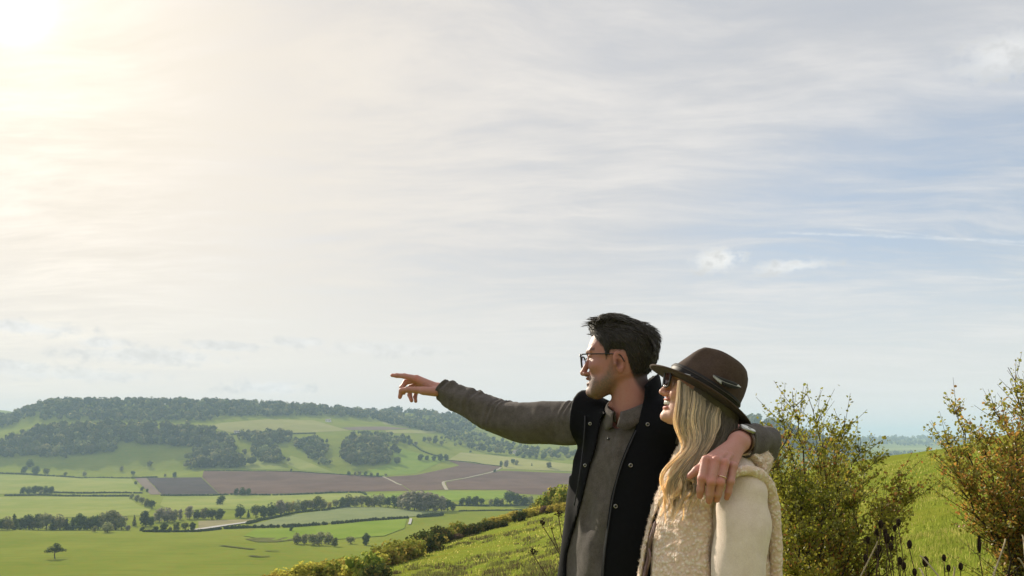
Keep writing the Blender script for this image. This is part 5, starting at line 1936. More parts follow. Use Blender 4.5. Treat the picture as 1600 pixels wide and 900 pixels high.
def poly_sd(px, py, poly):
    """signed distance in pixels to a polygon (negative inside)"""
    d = np.full(px.shape, 1e9, np.float32)
    n = len(poly)
    for k in range(n):
        a, b = np.array(poly[k], np.float32), np.array(poly[(k + 1) % n], np.float32)
        e = b - a
        t = np.clip(((px - a[0]) * e[0] + (py - a[1]) * e[1]) / (e @ e), 0, 1)
        d = np.minimum(d, np.hypot(px - a[0] - t * e[0], py - a[1] - t * e[1]))
    return np.where(in_poly(px, py, poly), -d, d)


def strand(points, width, n=8, taper=True, nrm=None):
    """thin flat lock: three-sided prism strip"""
    P = spline(points, n)
    w = width * (np.sin(np.linspace(0.25, 1, n) * np.pi) ** .5 * .8 + .2 if taper else np.ones(n))
    w[-1] = width * .12
    return tube(P, w, 4, False, 0.45)


def build_man():
    gz = H1(TORSO_O[0], TORSO_O[1])
    mb_v, mb_q, mb_c = [], [], []

    def take(v, q, c):
        n = sum(len(x) for x in mb_v)
        mb_v.append(v); mb_q.append(q + n); mb_c.append(c)
    o = MAN_O
    v, q = sdf_mesh(man_head_field, (o[0] - .15, o[1] - .12, o[2] - .27), (o[0] + .15, o[1] + .13, o[2] + .13), .0023, 1)
    take(v, q, skin_tint_man(v))
    v, q = sdf_mesh(hand_l, (.37, 1.61, -.15), (.60, 1.83, .06), .0020, 1)
    take(v, q, hand_tint(v, [W(1093.5, 775, 1.65), W(1108, 783, 1.645), W(1120, 781, 1.645), W(1135, 778, 1.65), W(1078, 744, 1.67)],
                         [W(1103, 719, 1.645), W(1118, 720, 1.64), W(1132, 724, 1.64), W(1097, 747, 1.63), W(1111, 753, 1.62), W(1125, 754, 1.625)], SKIN_M * np.array((1.2, 1.28, 1.3))))
    v, q = sdf_mesh(hand_r, (-.47, 2.55, .11), (-.17, 2.74, .27), .0021, 1)
    take(v, q, hand_tint(v, [W(612, 586, 2.65), W(625, 620, 2.6), W(643, 626, 2.66)], [W(651, 592, 2.63), W(634, 597, 2.66)], SKIN_M * np.array((1.1, 1.15, 1.15))))

    def core(P):                                       # torso, arms and legs under the clothes
        d = smin(torso_field(P, -.012), legs_field(P, -.010, gz - TORSO_O[2]), .05)
        for a, b, c in ((M_SH_R, M_EL_R, M_WR_R), (M_SH_L, M_EL_L, M_WR_L)):
            d = smin(d, chain(P, [a, b, c], [.048, .038, .026]), .02)
        return d
    v, q = sdf_mesh(core, (-.32, 1.66, gz - .02), (.78, 2.72, .28), .014, 1)
    take(v, q, np.repeat(SKIN_M[None], len(v), 0))
    me = mesh_np('person', np.vstack(mb_v), [np.vstack(mb_q)], [M['skin']], True, None, np.vstack(mb_c))
    man = obj('person', me)
    tag(man, 'man in dark open gilet and glasses pointing left, arm around the woman', 'person')

    # eyes
    for s in (1, -1):
        c = glob(np.array([[.0715, .032 * s, .0]]), MAN_O, MAN_B)[0]
        vv, ff = ICO3
        e = MB().add(vv * .0122 + c, ff).build('eye', M['eye_white'], man, True)
        ic = glob(np.array([[.0715 + .0052, .032 * s, .0]]), MAN_O, MAN_B)[0]
        MB().add(vv * .0080 + ic, ff).build('iris', M['iris'], e, True)

    # hair: a close cap, and locks over the top
    def cap(P):
        L = loc(P, MAN_O, MAN_B)
        x, z = L[..., 0], L[..., 2]
        t = itp(np.clip(z, -.12, .12), [-.12, -.05, .02, .05, .08, .12], [.002, .0025, .004, .008, .013, .015]) + .005 * np.clip((-x - .02) / .05, 0, 1) * np.clip((z + .06) / .06, 0, 1)
        hl = man_hairline(x).astype(np.float32)
        d = head_base(L, MT) - t * np.clip((z - hl) / .022, 0.02, 1)
        d = smin(d, ell(L, (.040, 0, .094), (.046, .050, .020)), .025)
        d = d + .0016 * np.sin(x * 260 + 40 * L[..., 1]) * np.sin(L[..., 1] * 210 + 60 * x) * np.clip((z - .03) / .05, 0, 1)
        return smax(d, (hl - z), .002)
    v, q = sdf_mesh(cap, (o[0] - .14, o[1] - .12, o[2] - .12), (o[0] + .14, o[1] + .13, o[2] + .15), .003, 1)
    hb = MB()
    hb.add(v, q, 0, .6)
    r = np.random.default_rng(3)
    nv = np.zeros_like(v)
    fn = np.cross(v[q[:, 2]] - v[q[:, 0]], v[q[:, 3]] - v[q[:, 1]])
    for i in range(4):
        np.add.at(nv, q[:, i], fn)
    nv /= np.linalg.norm(nv, axis=1)[:, None] + 1e-12
    Lv = loc(v, MAN_O, MAN_B)
    for k in r.choice(len(v), 3600):                   # fine hair all over the cap, lying with the comb
        x_, y_, z_ = Lv[k]
        hi_ = np.clip((z_ - .03) / .06, 0, 1)
        flow = MAN_B @ (np.array([-.85, np.sign(y_) * .15, -.15]) * hi_ + np.array([-.45, 0, -.9]) * (1 - hi_) + r.normal(size=3) * .22)
        n_ = nv[k]
        flow -= n_ * (flow @ n_)
        flow /= np.linalg.norm(flow) + 1e-9
        ln = r.uniform(.010, .018) * (1 + 1.0 * hi_)
        pts = np.array([v[k] - n_ * .0008, v[k] + n_ * (.0012 + .002 * hi_) + flow * ln * .5, v[k] + n_ * (.0008 + .004 * hi_ * r.random()) + flow * ln])
        vv, qq = strand(pts, r.uniform(.0005, .0010), 4)
        hb.add(vv, qq, 0, r.uniform(.4, 2.6))

    def top_z(x, y):
        return np.interp(x, [-.115, -.104, -.085, -.06, -.03, 0, .03, .05, .065, .078], [.025, .058, .086, .107, .116, .119, .117, .112, .104, .088]) - 5.2 * y * y - 60 * y ** 4

    for k in range(1150):                               # locks combed up from the brow and back over the crown
        big = k < 340
        x0 = r.uniform(-.100, .078)
        y0 = r.uniform(-1, 1) * .060
        fr = np.clip((x0 + .01) / .075, 0, 1)
        ln = (r.uniform(.035, .06) if big else r.uniform(.03, .055)) * (.75 + .45 * fr)
        side = r.normal() * .25 + y0 * 5
        p0 = np.array([x0, y0, top_z(x0, y0) - .006])
        lift = (.002 + .011 * fr + .004 * r.random()) * (1.0 if big else 1.2)
        fwd = fr > .62 and r.random() < .40
        if fwd:                                        # the fringe stands forward over the forehead
            p1 = p0 + np.array([ln * .22, side * ln * .2, lift * .9])
            p2 = p1 + np.array([ln * r.uniform(.15, .42), side * ln * .3, r.uniform(-.006, .008)])
        else:
            x1, y1 = x0 - ln * .40, y0 + side * ln * .25
            p1 = np.array([x1, y1, (max(top_z(x1, y1), p0[2] - .02) if x1 > -.02 else top_z(x1, y1)) + lift * (1 if x1 > -.02 else .5)])
            x2, y2 = max(x0 - ln, -.112), y0 + side * ln * .55
            p1[0] = max(p1[0], -.106)
            p2 = np.array([x2, y2, top_z(x2, y2) + lift * r.uniform(.1, .8) * (1 if x0 > -.02 else .4)])
            if x0 < -.05:
                p1[2] -= lift * .7
        pts = glob(np.array([p0, p1, p2]), MAN_O, MAN_B)
        vv, qq = strand(pts, r.uniform(.0022, .0042) if big else r.uniform(.0006, .0012), 7)
        hb.add(vv, qq, 0, r.uniform(.6, 1.1) if big else r.uniform(.8, 3.2 if fr > .5 else 1.8))
    for k in range(900):                               # short hair at the sides and back, lying close
        th = r.uniform(.9, 2 * np.pi - .9)
        zz = r.uniform(-.07, .095)
        w = itp(np.array([zz]), MT['z'], MT['w'])[0]
        xf, xb = itp(np.array([zz]), MT['z'], MT['f'])[0], itp(np.array([zz]), MT['z'], MT['b'])[0]
        c0 = .32 * xf + .68 * xb + .25 * min(.08, xf - xb)
        x0 = c0 + math.cos(th) * ((xf - c0) if math.cos(th) > 0 else (c0 - xb))
        y0 = math.sin(th) * w
        if zz < man_hairline(x0) + .010:
            continue
        n_ = np.array([math.cos(th), math.sin(th) * 1.1, .1])
        n_ /= np.linalg.norm(n_)
        off = .0032 + .009 * max(0, zz) / .08
        p0 = np.array([x0, y0, zz]) + n_ * off
        dn = np.array([-.55, 0, -.8]) + r.normal(size=3) * .16
        dn -= n_ * (dn @ n_)
        ln = r.uniform(.010, .018) * (1 + max(0, zz) * 6)
        pts = glob(np.array([p0, p0 + n_ * .001 + dn * ln * .5, p0 - n_ * .001 + dn * ln]), MAN_O, MAN_B)
        vv, qq = strand(pts, r.uniform(.0006, .0012), 4)
        hb.add(vv, qq, 0, r.uniform(.5, 1.5))
    hb.build('hair', M['man_hair'], man, True, True)

    def gilet_shape(P, L):                             # outside of the gilet before it is cut open
        fold = .0028 * np.sin(L[..., 2] * 55 + L[..., 1] * 20) * np.clip((-L[..., 1] - .08) * 12, 0, 1) + .002 * np.sin(L[..., 2] * 22 + L[..., 0] * 30)
        d = torso_field(P, .019, .012) + fold
        d = smin(d, rcone(L, (.02, -.168, -.07), (.075, -.195, -.62), .040, .055), .04)
        return smin(d, rcone(L, (0, -.10, .052), loc(M_SH_R[None], TORSO_O, TORSO_B)[0] + np.array([0, 0, .012]), .055, .078), .03)

    # knitted polo shirt: body, collar, two sleeves
    def shirt(P):
        L = loc(P, TORSO_O, TORSO_B)
        d = torso_field(P, .004, .015)
        d = smin(d, rcone(L, (.05, -.125, -.16), (.085, -.178, -.62), .040, .062), .05)
        d = d + (.0048 * np.sin(L[..., 2] * 34 + L[..., 1] * 42) + .0048 * np.sin(L[..., 2] * 21 - L[..., 1] * 55 + 1.3)) * np.clip(-L[..., 2] / .2, 0, 1)
        pl = np.exp(-((L[..., 1] - .004) / .013) ** 6) * (L[..., 2] > -.21) * (L[..., 0] > 0)      # button placket
        d = d - .0030 * pl
        hole = rcone(L, loc(MAN_O[None], TORSO_O, TORSO_B)[0] + np.array([0, 0, -.08]), loc(MAN_NECK[None], TORSO_O, TORSO_B)[0] + np.array([.004, 0, -.012]), .062, .068)
        d = smax(d, gilet_shape(P, L) + .007, .004)
        return smax(d, -hole, .004)
    v, q = sdf_mesh(shirt, (.05, 1.98, -.62), (.62, 2.46, .12), .0048, 1)
    sh = MB().add(v, q).build('polo_shirt', M['knit_taupe'], man, True)

    def foldR(t, a):
        top = 0.5 + 0.5 * np.cos(a)
        ring = np.sin(t * 2 * np.pi * 17 + 1.6 * np.sin(a + t * 5) + 3.0 * np.sin(t * 13 + 1) + 1.4 * np.sin(t * 41 + .5 * a)) * (.55 + .45 * np.sin(t * 29 + a))
        near = np.clip(1.15 - t * 1.5, .12, 1) + np.clip((t - .86) * 7, 0, 1.0)
        d = .0064 * (1 - 2 * np.abs(ring) ** 1.3 * np.sign(ring) * .5 - .5) * near * (0.22 + .9 * top)
        d = d + .003 * np.sin(t * 23 + 2 * a) * (1 - top) + .0025 * np.sin(5 * a + t * 8)
        return d + np.where(t < .06, -.002, 0)
    sleeve([M_WR_R + np.array([.004, .0, -.003]), M_WR_R * .55 + M_EL_R * .45 + np.array([0, 0, -.006]), M_EL_R, M_EL_R * .45 + M_SH_R * .55 + np.array([0, 0, -.012]), M_SH_R + np.array([.022, -.012, -.014])],
           [.0365, .050, .062, .070, .066], 150, 56, foldR, 'sleeve', sh, M['knit_taupe'])

    def foldL(t, a):
        return .0045 * np.sin(t * 30 + 2.0 * np.sin(a) + a) * (.4 + .6 * np.clip(t * 3, 0, 1)) + .003 * np.sin(3 * a + t * 14)
    sleeve([W(1160, 691, 1.755), W(1180, 690, 1.83), M_EL_L + np.array([-.005, -.02, .004]), M_EL_L * .5 + M_SH_L * .5 + np.array([.015, .015, -.025]), M_SH_L + np.array([-.02, .0, -.02])],
           [.037, .043, .050, .052, .062], 90, 48, foldL, 'sleeve', sh, M['knit_taupe'])

    # turned-down shirt collar, open at the throat
    nc = W(986, 624, 2.2) + np.array([0, -.004, 0])
    def collar_leaf(a0, a1):
        rows = []
        ph = np.radians(np.linspace(a0, a1, 40))
        for t in ph:
            dr = TORSO_B[:, 0] * math.cos(t) + TORSO_B[:, 1] * math.sin(t)
            fr = max(0.0, math.cos(t))
            R_ = .071 - .004 * abs(math.sin(t))
            zt = nc[2] - .034 * math.cos(t) - .006 * fr ** 6
            leaf = .036 + .020 * math.exp(-((abs(math.degrees(t)) - 28) / 18) ** 2)
            spread = (.020 + .008 * fr) if a1 > 0 else .012
            c = np.array([nc[0], nc[1], 0])
            prof = [(R_ - .004, zt - .030), (R_ - .002, zt - .004), (R_ + .001, zt), (R_ + .005, zt - .0005), (R_ + .010, zt - .010), (R_ + spread * .8, zt - leaf * .6), (R_ + spread + .004, zt - leaf), (R_ + spread + .001, zt - leaf - .0005), (R_ + spread * .7, zt - leaf * .6)]
            rows.append([c + dr * a_ + np.array([0, 0, b_]) for a_, b_ in prof])
        vv = np.array(rows)
        n, m_ = vv.shape[:2]
        q_ = [[i * m_ + j, (i + 1) * m_ + j, (i + 1) * m_ + j + 1, i * m_ + j + 1] for i in range(n - 1) for j in range(m_ - 1)]
        ob = MB().add(vv.reshape(-1, 3), np.array(q_)).build('collar', M['knit_taupe'], sh, True)
        so = ob.modifiers.new('thick', 'SOLIDIFY')
        so.thickness = .0025
        so.offset = 0
    collar_leaf(9, 180)
    collar_leaf(-9, -180)
    for px_, py_ in ((951, 686),):
        c = W(px_, py_, 2.06)
        vv, ff = ICO2
        MB().add(vv * [.0045, .003, .0045] + c, ff).build('button', M['gilet_edge'], sh, True)

    # gilet: thick shell, opened at the front along the line seen in the photo
    OPEN = [(946, 648), (940, 653), (931, 700), (922, 728), (913, 768), (903, 806), (893, 840), (886, 868), (885, 905), (885, 1100), (938, 1100), (938.5, 900), (943, 856), (948, 820), (954, 778), (961, 752), (969, 724),
            (979, 698), (991, 673), (999, 652), (1004, 632), (1008, 606), (975, 596), (950, 620)]

    def gil(P):
        L = loc(P, TORSO_O, TORSO_B)
        px_, py_ = pix(P)
        d = gilet_shape(P, L)
        # standing collar
        nkb = loc(MAN_NECK[None], TORSO_O, TORSO_B)[0]
        top = loc((MAN_O + MAN_B @ np.array([-.034, 0, -.075]))[None], TORSO_O, TORSO_B)[0]
        co = rcone(L, nkb + np.array([-.01, 0, -.04]), top, .102, .090)
        co = smax(co, (P[..., 2] - (.148 + .05 * np.clip((P[..., 0] - .36) / .06, -1.2, 1))), .006)
        d = smin(d, co, .022)
        hole = rcone(L, top + np.array([.004, 0, .10]), nkb + np.array([.006, 0, -.03]), .078, .073)
        d = smax(d, -hole, .005)
        so = poly_sd(px_, py_, OPEN) * (2.1 / F)
        front = so + 1000 * (L[..., 0] < .0)
        d = smax(d, -front, .006)
        # arm holes
        for shd, elb, off in ((M_SH_L, M_EL_L, .02), (M_SH_R, M_EL_R, -.006)):
            ad = elb - shd
            ad = ad / np.linalg.norm(ad)
            plane = ((P - (shd + ad * off).astype(np.float32)) @ ad.astype(np.float32))
            cut = smax(plane, -.105 - P[..., 2], .02)
            d = smax(d, cut, .008) if False else np.where(P[..., 2] > -.10, smax(d, plane, .008), smax(d, np.minimum(plane, (P[..., 2] + .10) * 1.0), .008))
        bottom = -.60 - P[..., 2]
        return smax(d, bottom, .006)
    v, q = sdf_mesh(gil, (.02, 1.93, -.64), (.66, 2.5, .22), .0054, 2)
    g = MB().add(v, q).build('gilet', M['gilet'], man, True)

    def on_gilet(px_, py_, lift=.001):                 # nearest gilet point under a photo pixel
        vx, vy = pix(v)
        k = np.where((np.hypot(vx - px_, vy - py_) < 4))[0]
        k = k[np.argmin(v[k, 1])] if len(k) else np.argmin(np.hypot(vx - px_, vy - py_))
        return W(px_, py_, v[k, 1] - lift)

    def trim(line, name, rad, mat):
        pts = np.array([on_gilet(*p, lift=.0012) for p in spline(line, 26)])
        for _ in range(3):
            pts[1:-1] = .25 * pts[:-2] + .5 * pts[1:-1] + .25 * pts[2:]
        MB().add(*tube(pts, rad, 6)).build(name, mat, g, True)
    trim([(994, 673), (982, 699), (971.5, 725), (963.5, 753), (957, 779), (951, 821), (946, 857), (942, 899), (941, 960)], 'front_binding', .0022, M['gilet_edge'])
    trim([(914, 650), (914, 662), (912, 690), (908, 725), (903, 760), (897, 790)], 'zip_tape', .0022, M['gilet_edge'])
    for px_, py_, s in ((922, 662, .75), (914, 727, .75), (1012, 663, .85), (985.5, 727, .9), (962, 791, .9)):
        c = on_gilet(px_, py_, .002)
        a = np.linspace(0, 2 * np.pi, 15)
        ringp = np.stack([np.cos(a) * .0052 * s, np.full(15, 0), np.sin(a) * .0052 * s], 1) + c
        sn = MB().add(*tube(ringp, .0013, 6, False)).build('snap_button', M['metal'], g, True)
        vv, ff = ICO2
        MB().add(vv * [.0036 * s, .0014, .0036 * s] + c, ff).build('stud', M['gilet_edge'], sn, True)

    # trousers and shoes
    v, q = sdf_mesh(lambda P: smax(legs_field(P, .006, gz), P[..., 2] + .46, .01), (.05, 1.9, gz + .03), (.70, 2.5, -.44), .010, 1)
    MB().add(v, q).build('trousers', M['denim'], man, True)
    for s in (1, -1):
        c = glob(np.array([[.04, .11 * s, 0]]), TORSO_O, TORSO_B)[0]
        gz2 = H1(c[0], c[1])

        def shoe(P, s=s, gz2=gz2):
            L = loc(P, TORSO_O, TORSO_B)
            d = rcone(L, (-.05, .11 * s, gz2 + .05), (.16, .115 * s, gz2 + .035), .048, .042)
            d = smin(d, rcone(L, (-.02, .11 * s, gz2 + .06), (-.02, .11 * s, gz2 + .13), .050, .052), .03)
            return smax(d, gz2 - .005 - P[..., 2], .006)
        v, q = sdf_mesh(shoe, (c[0] - .26, c[1] - .26, gz2 - .03), (c[0] + .2, c[1] + .2, gz2 + .2), .008, 1)
        MB().add(v, q).build('shoe', M['leather'], man, True)

    # glasses
    gl = empty('glasses', tuple(MAN_O), 0, man)

    def hp(x, y, z):
        return glob(np.array([[x, y, z]]), np.zeros(3), MAN_B)[0]
    for s in (1, -1):
        a = np.linspace(0, 2 * np.pi, 29)
        yy = 31 * mm + 24 * mm * np.sign(np.cos(a)) * np.abs(np.cos(a)) ** .7
        zz = -11 * mm + 19 * mm * np.sign(np.sin(a)) * np.abs(np.sin(a)) ** .75
        xx = 108 * mm - .10 * (yy - 20 * mm) - .10 * (zz + 11 * mm) * -1
        P = np.array([hp(x, y * s, z) for x, y, z in zip(xx, yy, zz)])
        MB().add(*tube(P, np.where(zz > 0, .0027, .0014), 6, False)).build('rim', M['black_plastic'], gl, True)
        n = len(P) - 1
        vv = np.vstack([P[:-1], P[:-1].mean(0)])
        ff = np.array([[i, (i + 1) % n, n] for i in range(n)])
        MB().add(vv, ff).build('lens', M['lens_clear'], gl, True)
        t = np.array([hp(102 * mm, 54 * mm * s, 5 * mm), hp(96 * mm, 70 * mm * s, 5 * mm), hp(60 * mm, 78 * mm * s, 5 * mm), hp(10 * mm, 81 * mm * s, 4 * mm), hp(-12 * mm, 83 * mm * s, 0), hp(-24 * mm, 82 * mm * s, -18 * mm)])
        MB().add(*tube(spline(t, 24), np.interp(np.arange(24), [0, 4, 23], [.0026, .0021, .0016]), 6)).build('temple_arm', M['black_plastic'], gl, True)
    MB().add(*tube(np.array([hp(109 * mm, -9 * mm, -2 * mm), hp(111 * mm, 0, 0), hp(109 * mm, 9 * mm, -2 * mm)]), .0018, 6)).build('bridge', M['black_plastic'], gl, True)

    # wristwatch and ring on the left hand
    wr, el = W(1155, 690, 1.728), W(1172, 687, 1.80)
    ax = (el - wr) / np.linalg.norm(el - wr)
    c = wr + ax * .016
    w_ = empty('wristwatch', tuple(c), 0, man)
    out = np.array([-.25, -.86, .48])
    out -= ax * (out @ ax)
    out /= np.linalg.norm(out)
    sd = np.cross(ax, out)
    a = np.linspace(0, 2 * np.pi, 33)[:-1]
    prof = [(-.009, .0285), (-.009, .0305), (.009, .0305), (.009, .0285)]
    rings = [[ax * h + r_ * (np.cos(t) * out + np.sin(t) * sd) for t in a] for h, r_ in prof]
    vv = np.array(rings).reshape(-1, 3)
    n = 32
    qq = [[i * n + j, i * n + (j + 1) % n, ((i + 1) % 4) * n + (j + 1) % n, ((i + 1) % 4) * n + j] for i in range(4) for j in range(n)]
    MB().add(vv, np.array(qq)).build('strap', M['leather'], w_, True)

    def disc(rad, lift, thick, name, mat, bev=.0008):
        vs, m_ = [], 28
        for r_, h in ((0, 0), (rad, 0), (rad, thick - bev), (rad - bev, thick), (0, thick)):
            for t in np.linspace(0, 2 * np.pi, m_ + 1)[:-1]:
                vs.append(out * (lift + h) + r_ * (np.cos(t) * ax + np.sin(t) * sd))
        q_ = [[i * m_ + j, i * m_ + (j + 1) % m_, (i + 1) * m_ + (j + 1) % m_, (i + 1) * m_ + j] for i in range(4) for j in range(m_)]
        return MB().add(np.array(vs), np.array(q_)).build(name, mat, w_, False)
    disc(.0195, .029, .0065, 'case', M['metal'])
    disc(.0172, .0356, .0004, 'dial', M['dial'], .0001)
    for ang, ln in ((.6, .010), (2.3, .013)):
        d_ = np.cos(ang) * ax + np.sin(ang) * sd
        MB().add(*tube(np.array([out * .0364, out * .0364 + d_ * ln]), .0004, 5)).build('hand', M['black_plastic'], w_)
    a_, b_ = W(1130.0, 737, 1.641), W(1126.5, 749, 1.6365)
    dirr = (b_ - a_) / np.linalg.norm(b_ - a_)
    e1 = np.cross(dirr, [0, 1.0, 0])
    e1 /= np.linalg.norm(e1)
    e2 = np.cross(dirr, e1)
    cc = W(1127.6, 746, 1.6375)
    rp = np.array([cc + .0101 * (np.cos(t) * e1 + np.sin(t) * e2) for t in np.linspace(0, 2 * np.pi, 33)])
    MB().add(*tube(rp, .0013, 6, False)).build('finger_ring', M['gold'], man, True)
    return man


MAN = build_man()

# ------------------------------------------------------------------ the woman
M['felt'] = m_knit('brown_felt', (0.052, 0.032, 0.023), (0.085, 0.055, 0.040), 300, False, 0.0006, 0.08)
M['ribbon'] = m_plain('dark_ribbon', (0.016, 0.013, 0.012), 0.55, 0.3, 0.2, 300)
M['cord'] = m_plain('grey_brown_cord', (0.085, 0.068, 0.060), 0.6, 0.3, 0.2, 300)
M['knit_cream'] = m_knit('cream_knit', (0.72, 0.58, 0.48), (0.87, 0.73, 0.63), 520, False, 0.0022, 0.2)
M['teeth'] = m_plain('teeth', (0.72, 0.68, 0.60), 0.25, 0.5, 0.04, 100)
M['mauve'] = m_plain('mauve_zip_tape', (0.23, 0.155, 0.15), 0.7, 0.25, 0.15, 300)
M['feather'] = m_hair('feather_vane', (0.8, 0.8, 0.8), (1, 1, 1), 0.6, 0.3)
M['blonde'] = m_hair('blonde_hair', (0.75, 0.75, 0.75), (1.15, 1.12, 1.05), 0.36, 0.5, 0.4)


def m_sherpa():
    m, T, out = new_mat('sherpa_fleece')
    co = T.new('ShaderNodeTexCoord').outputs['Object']
    wv = T.new('ShaderNodeTexNoise')
    T.l.new(co, wv.inputs['Vector'])
    wv.inputs['Scale'].default_value = 45
    p = T.vec('ADD', co, T.vec('SCALE', T.vec('SUBTRACT', wv.outputs['Color'], (0.5, 0.5, 0.5)), scale=0.012))
    v = T.new('ShaderNodeTexVoronoi')
    v.feature = 'SMOOTH_F1'
    T.l.new(p, v.inputs['Vector'])
    v.inputs['Scale'].default_value = 120
    v.inputs['Smoothness'].default_value = 0.4
    f = T.noise(co, 520, 4, 0.7)
    h = T.math('ADD', T.math('SUBTRACT', 1.0, v.outputs['Distance']), T.math('MULTIPLY', f, 0.35))
    big = T.noise(co, 14, 3, 0.5)
    c = T.mix(T.ramp(h, 0.55, 1.1), (0.78, 0.57, 0.42), (0.97, 0.84, 0.72))  # colour goes darker in the crevices between curls, as painted shade
    c = T.mix(T.math('MULTIPLY', T.ramp(big, 0.45, 0.75), 0.35), c, (0.82, 0.65, 0.46))
    b = pbsdf(T, out, c, 1.0, 0.05, h, 0.006, 0.9)
    b.inputs['Sheen Weight'].default_value = 0.5
    b.inputs['Sheen Roughness'].default_value = 0.5
    return m


M['sherpa'] = m_sherpa()
WS_ = 0.925                                       # head size against the man's
WO = W(1098.5, 603, 1.88)
WB = basis(4, 13, 0)
WSF = dict(brow=(92 * mm, 17 * mm), cheek=(60 * mm, -24 * mm), eye=(73 * mm, 0.0), nasion=(89 * mm, 0.0), tip=(112 * mm, -40 * mm),
           ulip=(94 * mm, -58 * mm), llip=(92 * mm, -80 * mm), mouth=(86 * mm, -69 * mm), chin=(95 * mm, -103 * mm))
WT = dict(z=[.105, .099, .088, .070, .050, .030, .010, -.010, -.030, -.050, -.070, -.090, -.108, -.120],
          f=[.005, .036, .058, .074, .084, .089, .088, .085, .085, .085, .084, .083, .082, .068],
          b=[-.015, -.050, -.074, -.094, -.104, -.108, -.107, -.103, -.093, -.075, -.030, .002, .032, .052],
          w=[.004, .036, .054, .066, .073, .075, .075, .073, .070, .065, .059, .050, .036, .020])
W_NECK = W(1118, 706, 1.88)
W_SH_L = W(1163, 752, 1.735)
W_SH_R = W(1078, 742, 2.02)
WTB = basis(-24)
WTO = np.array([0.498, 1.885, 0.0])


HO = W(1096, 616, 1.88)
HB = basis(4, 33, 0)


def hat_up(P):
    return (P - HO.astype(np.float32)) @ HB[:, 2].astype(np.float32)


def woman_head_field(P):
    L = loc(P, WO, WB) / np.float32(WS_)
    d = head_base(L, WT)
    d = face(L, d, WSF, 1.0)
    nk = loc(W_NECK[None], WO, WB)[0] / WS_
    d = smin(d, rcone(L, (-26 * mm, 0, -55 * mm), nk + np.array([0, 0, -.03]), 48 * mm, 52 * mm), 14 * mm)
    # smile fold and lifted cheek
    for s in (1, -1):
        d = smin(d, ell(L, (70 * mm, 36 * mm * s, -42 * mm), (16 * mm, 14 * mm, 13 * mm)), 14 * mm)
    d = d * WS_
    return smax(d, hat_up(P) - .022, .006)        # the hat covers the rest


def woman_tint(V):
    L = loc(V, WO, WB) / WS_
    x, y, z = L[:, 0], np.abs(L[:, 1]), L[:, 2]
    c = np.repeat(SKIN_W[None], len(V), 0)
    ch = np.exp(-(((x - .07) / .03) ** 2 + ((z + .035) / .022) ** 2))[:, None]
    c = c * (1 - .45 * ch) + np.array((0.62, 0.26, 0.20)) * .45 * ch
    no = np.exp(-(((x - .107) / .014) ** 2 + ((z + .04) / .012) ** 2))[:, None]
    c = c * (1 - .35 * no) + np.array((0.62, 0.25, 0.2)) * .35 * no
    lip = (np.exp(-((z + .058) / .0052) ** 4) + np.exp(-((z + .080) / .0060) ** 4)) * (x > .068) * (y < .028)
    lip = np.clip(lip, 0, 1)[:, None]
    c = c * (1 - .75 * lip) + np.array((0.50, 0.15, 0.14)) * .75 * lip
    ins = (np.exp(-((z + .069) / .0075) ** 4) * (x < .088) * (x > .05) * (y < .026))[:, None]
    return c * (1 - .8 * ins) + np.array((0.12, 0.03, 0.03)) * .8 * ins


def w_torso(P, g=0.0, flare=0.0):
    L = loc(P, WTO, WTB)
    g = np.float32(g)
    d = ell(L, (.005, 0, -.24), (.105 + g, .150 + g, .20 + g))
    d = smin(d, ell(L, (.0 + flare * .4, 0, -.45), (.115 + g + flare, .150 + g + flare * .5, .25 + g)), .08)
    for s, sh in ((1, W_SH_L), (-1, W_SH_R)):
        q = loc(sh[None], WTO, WTB)[0]
        d = smin(d, rcone(L, (-.015, .04 * s, -.035), q + np.array([0, -.02 * s, .0]), .045 + g, .047 + g), .05)
    return d


W_ARM = [W_SH_L + np.array([0, 0, .004]), W(1160, 800, 1.715), W(1157, 860, 1.70), W(1155, 935, 1.69), np.array([.50, 1.70, -.44]), np.array([.42, 1.68, -.58])]
W_ARMR = [.046, .060, .0615, .060, .052, .036]


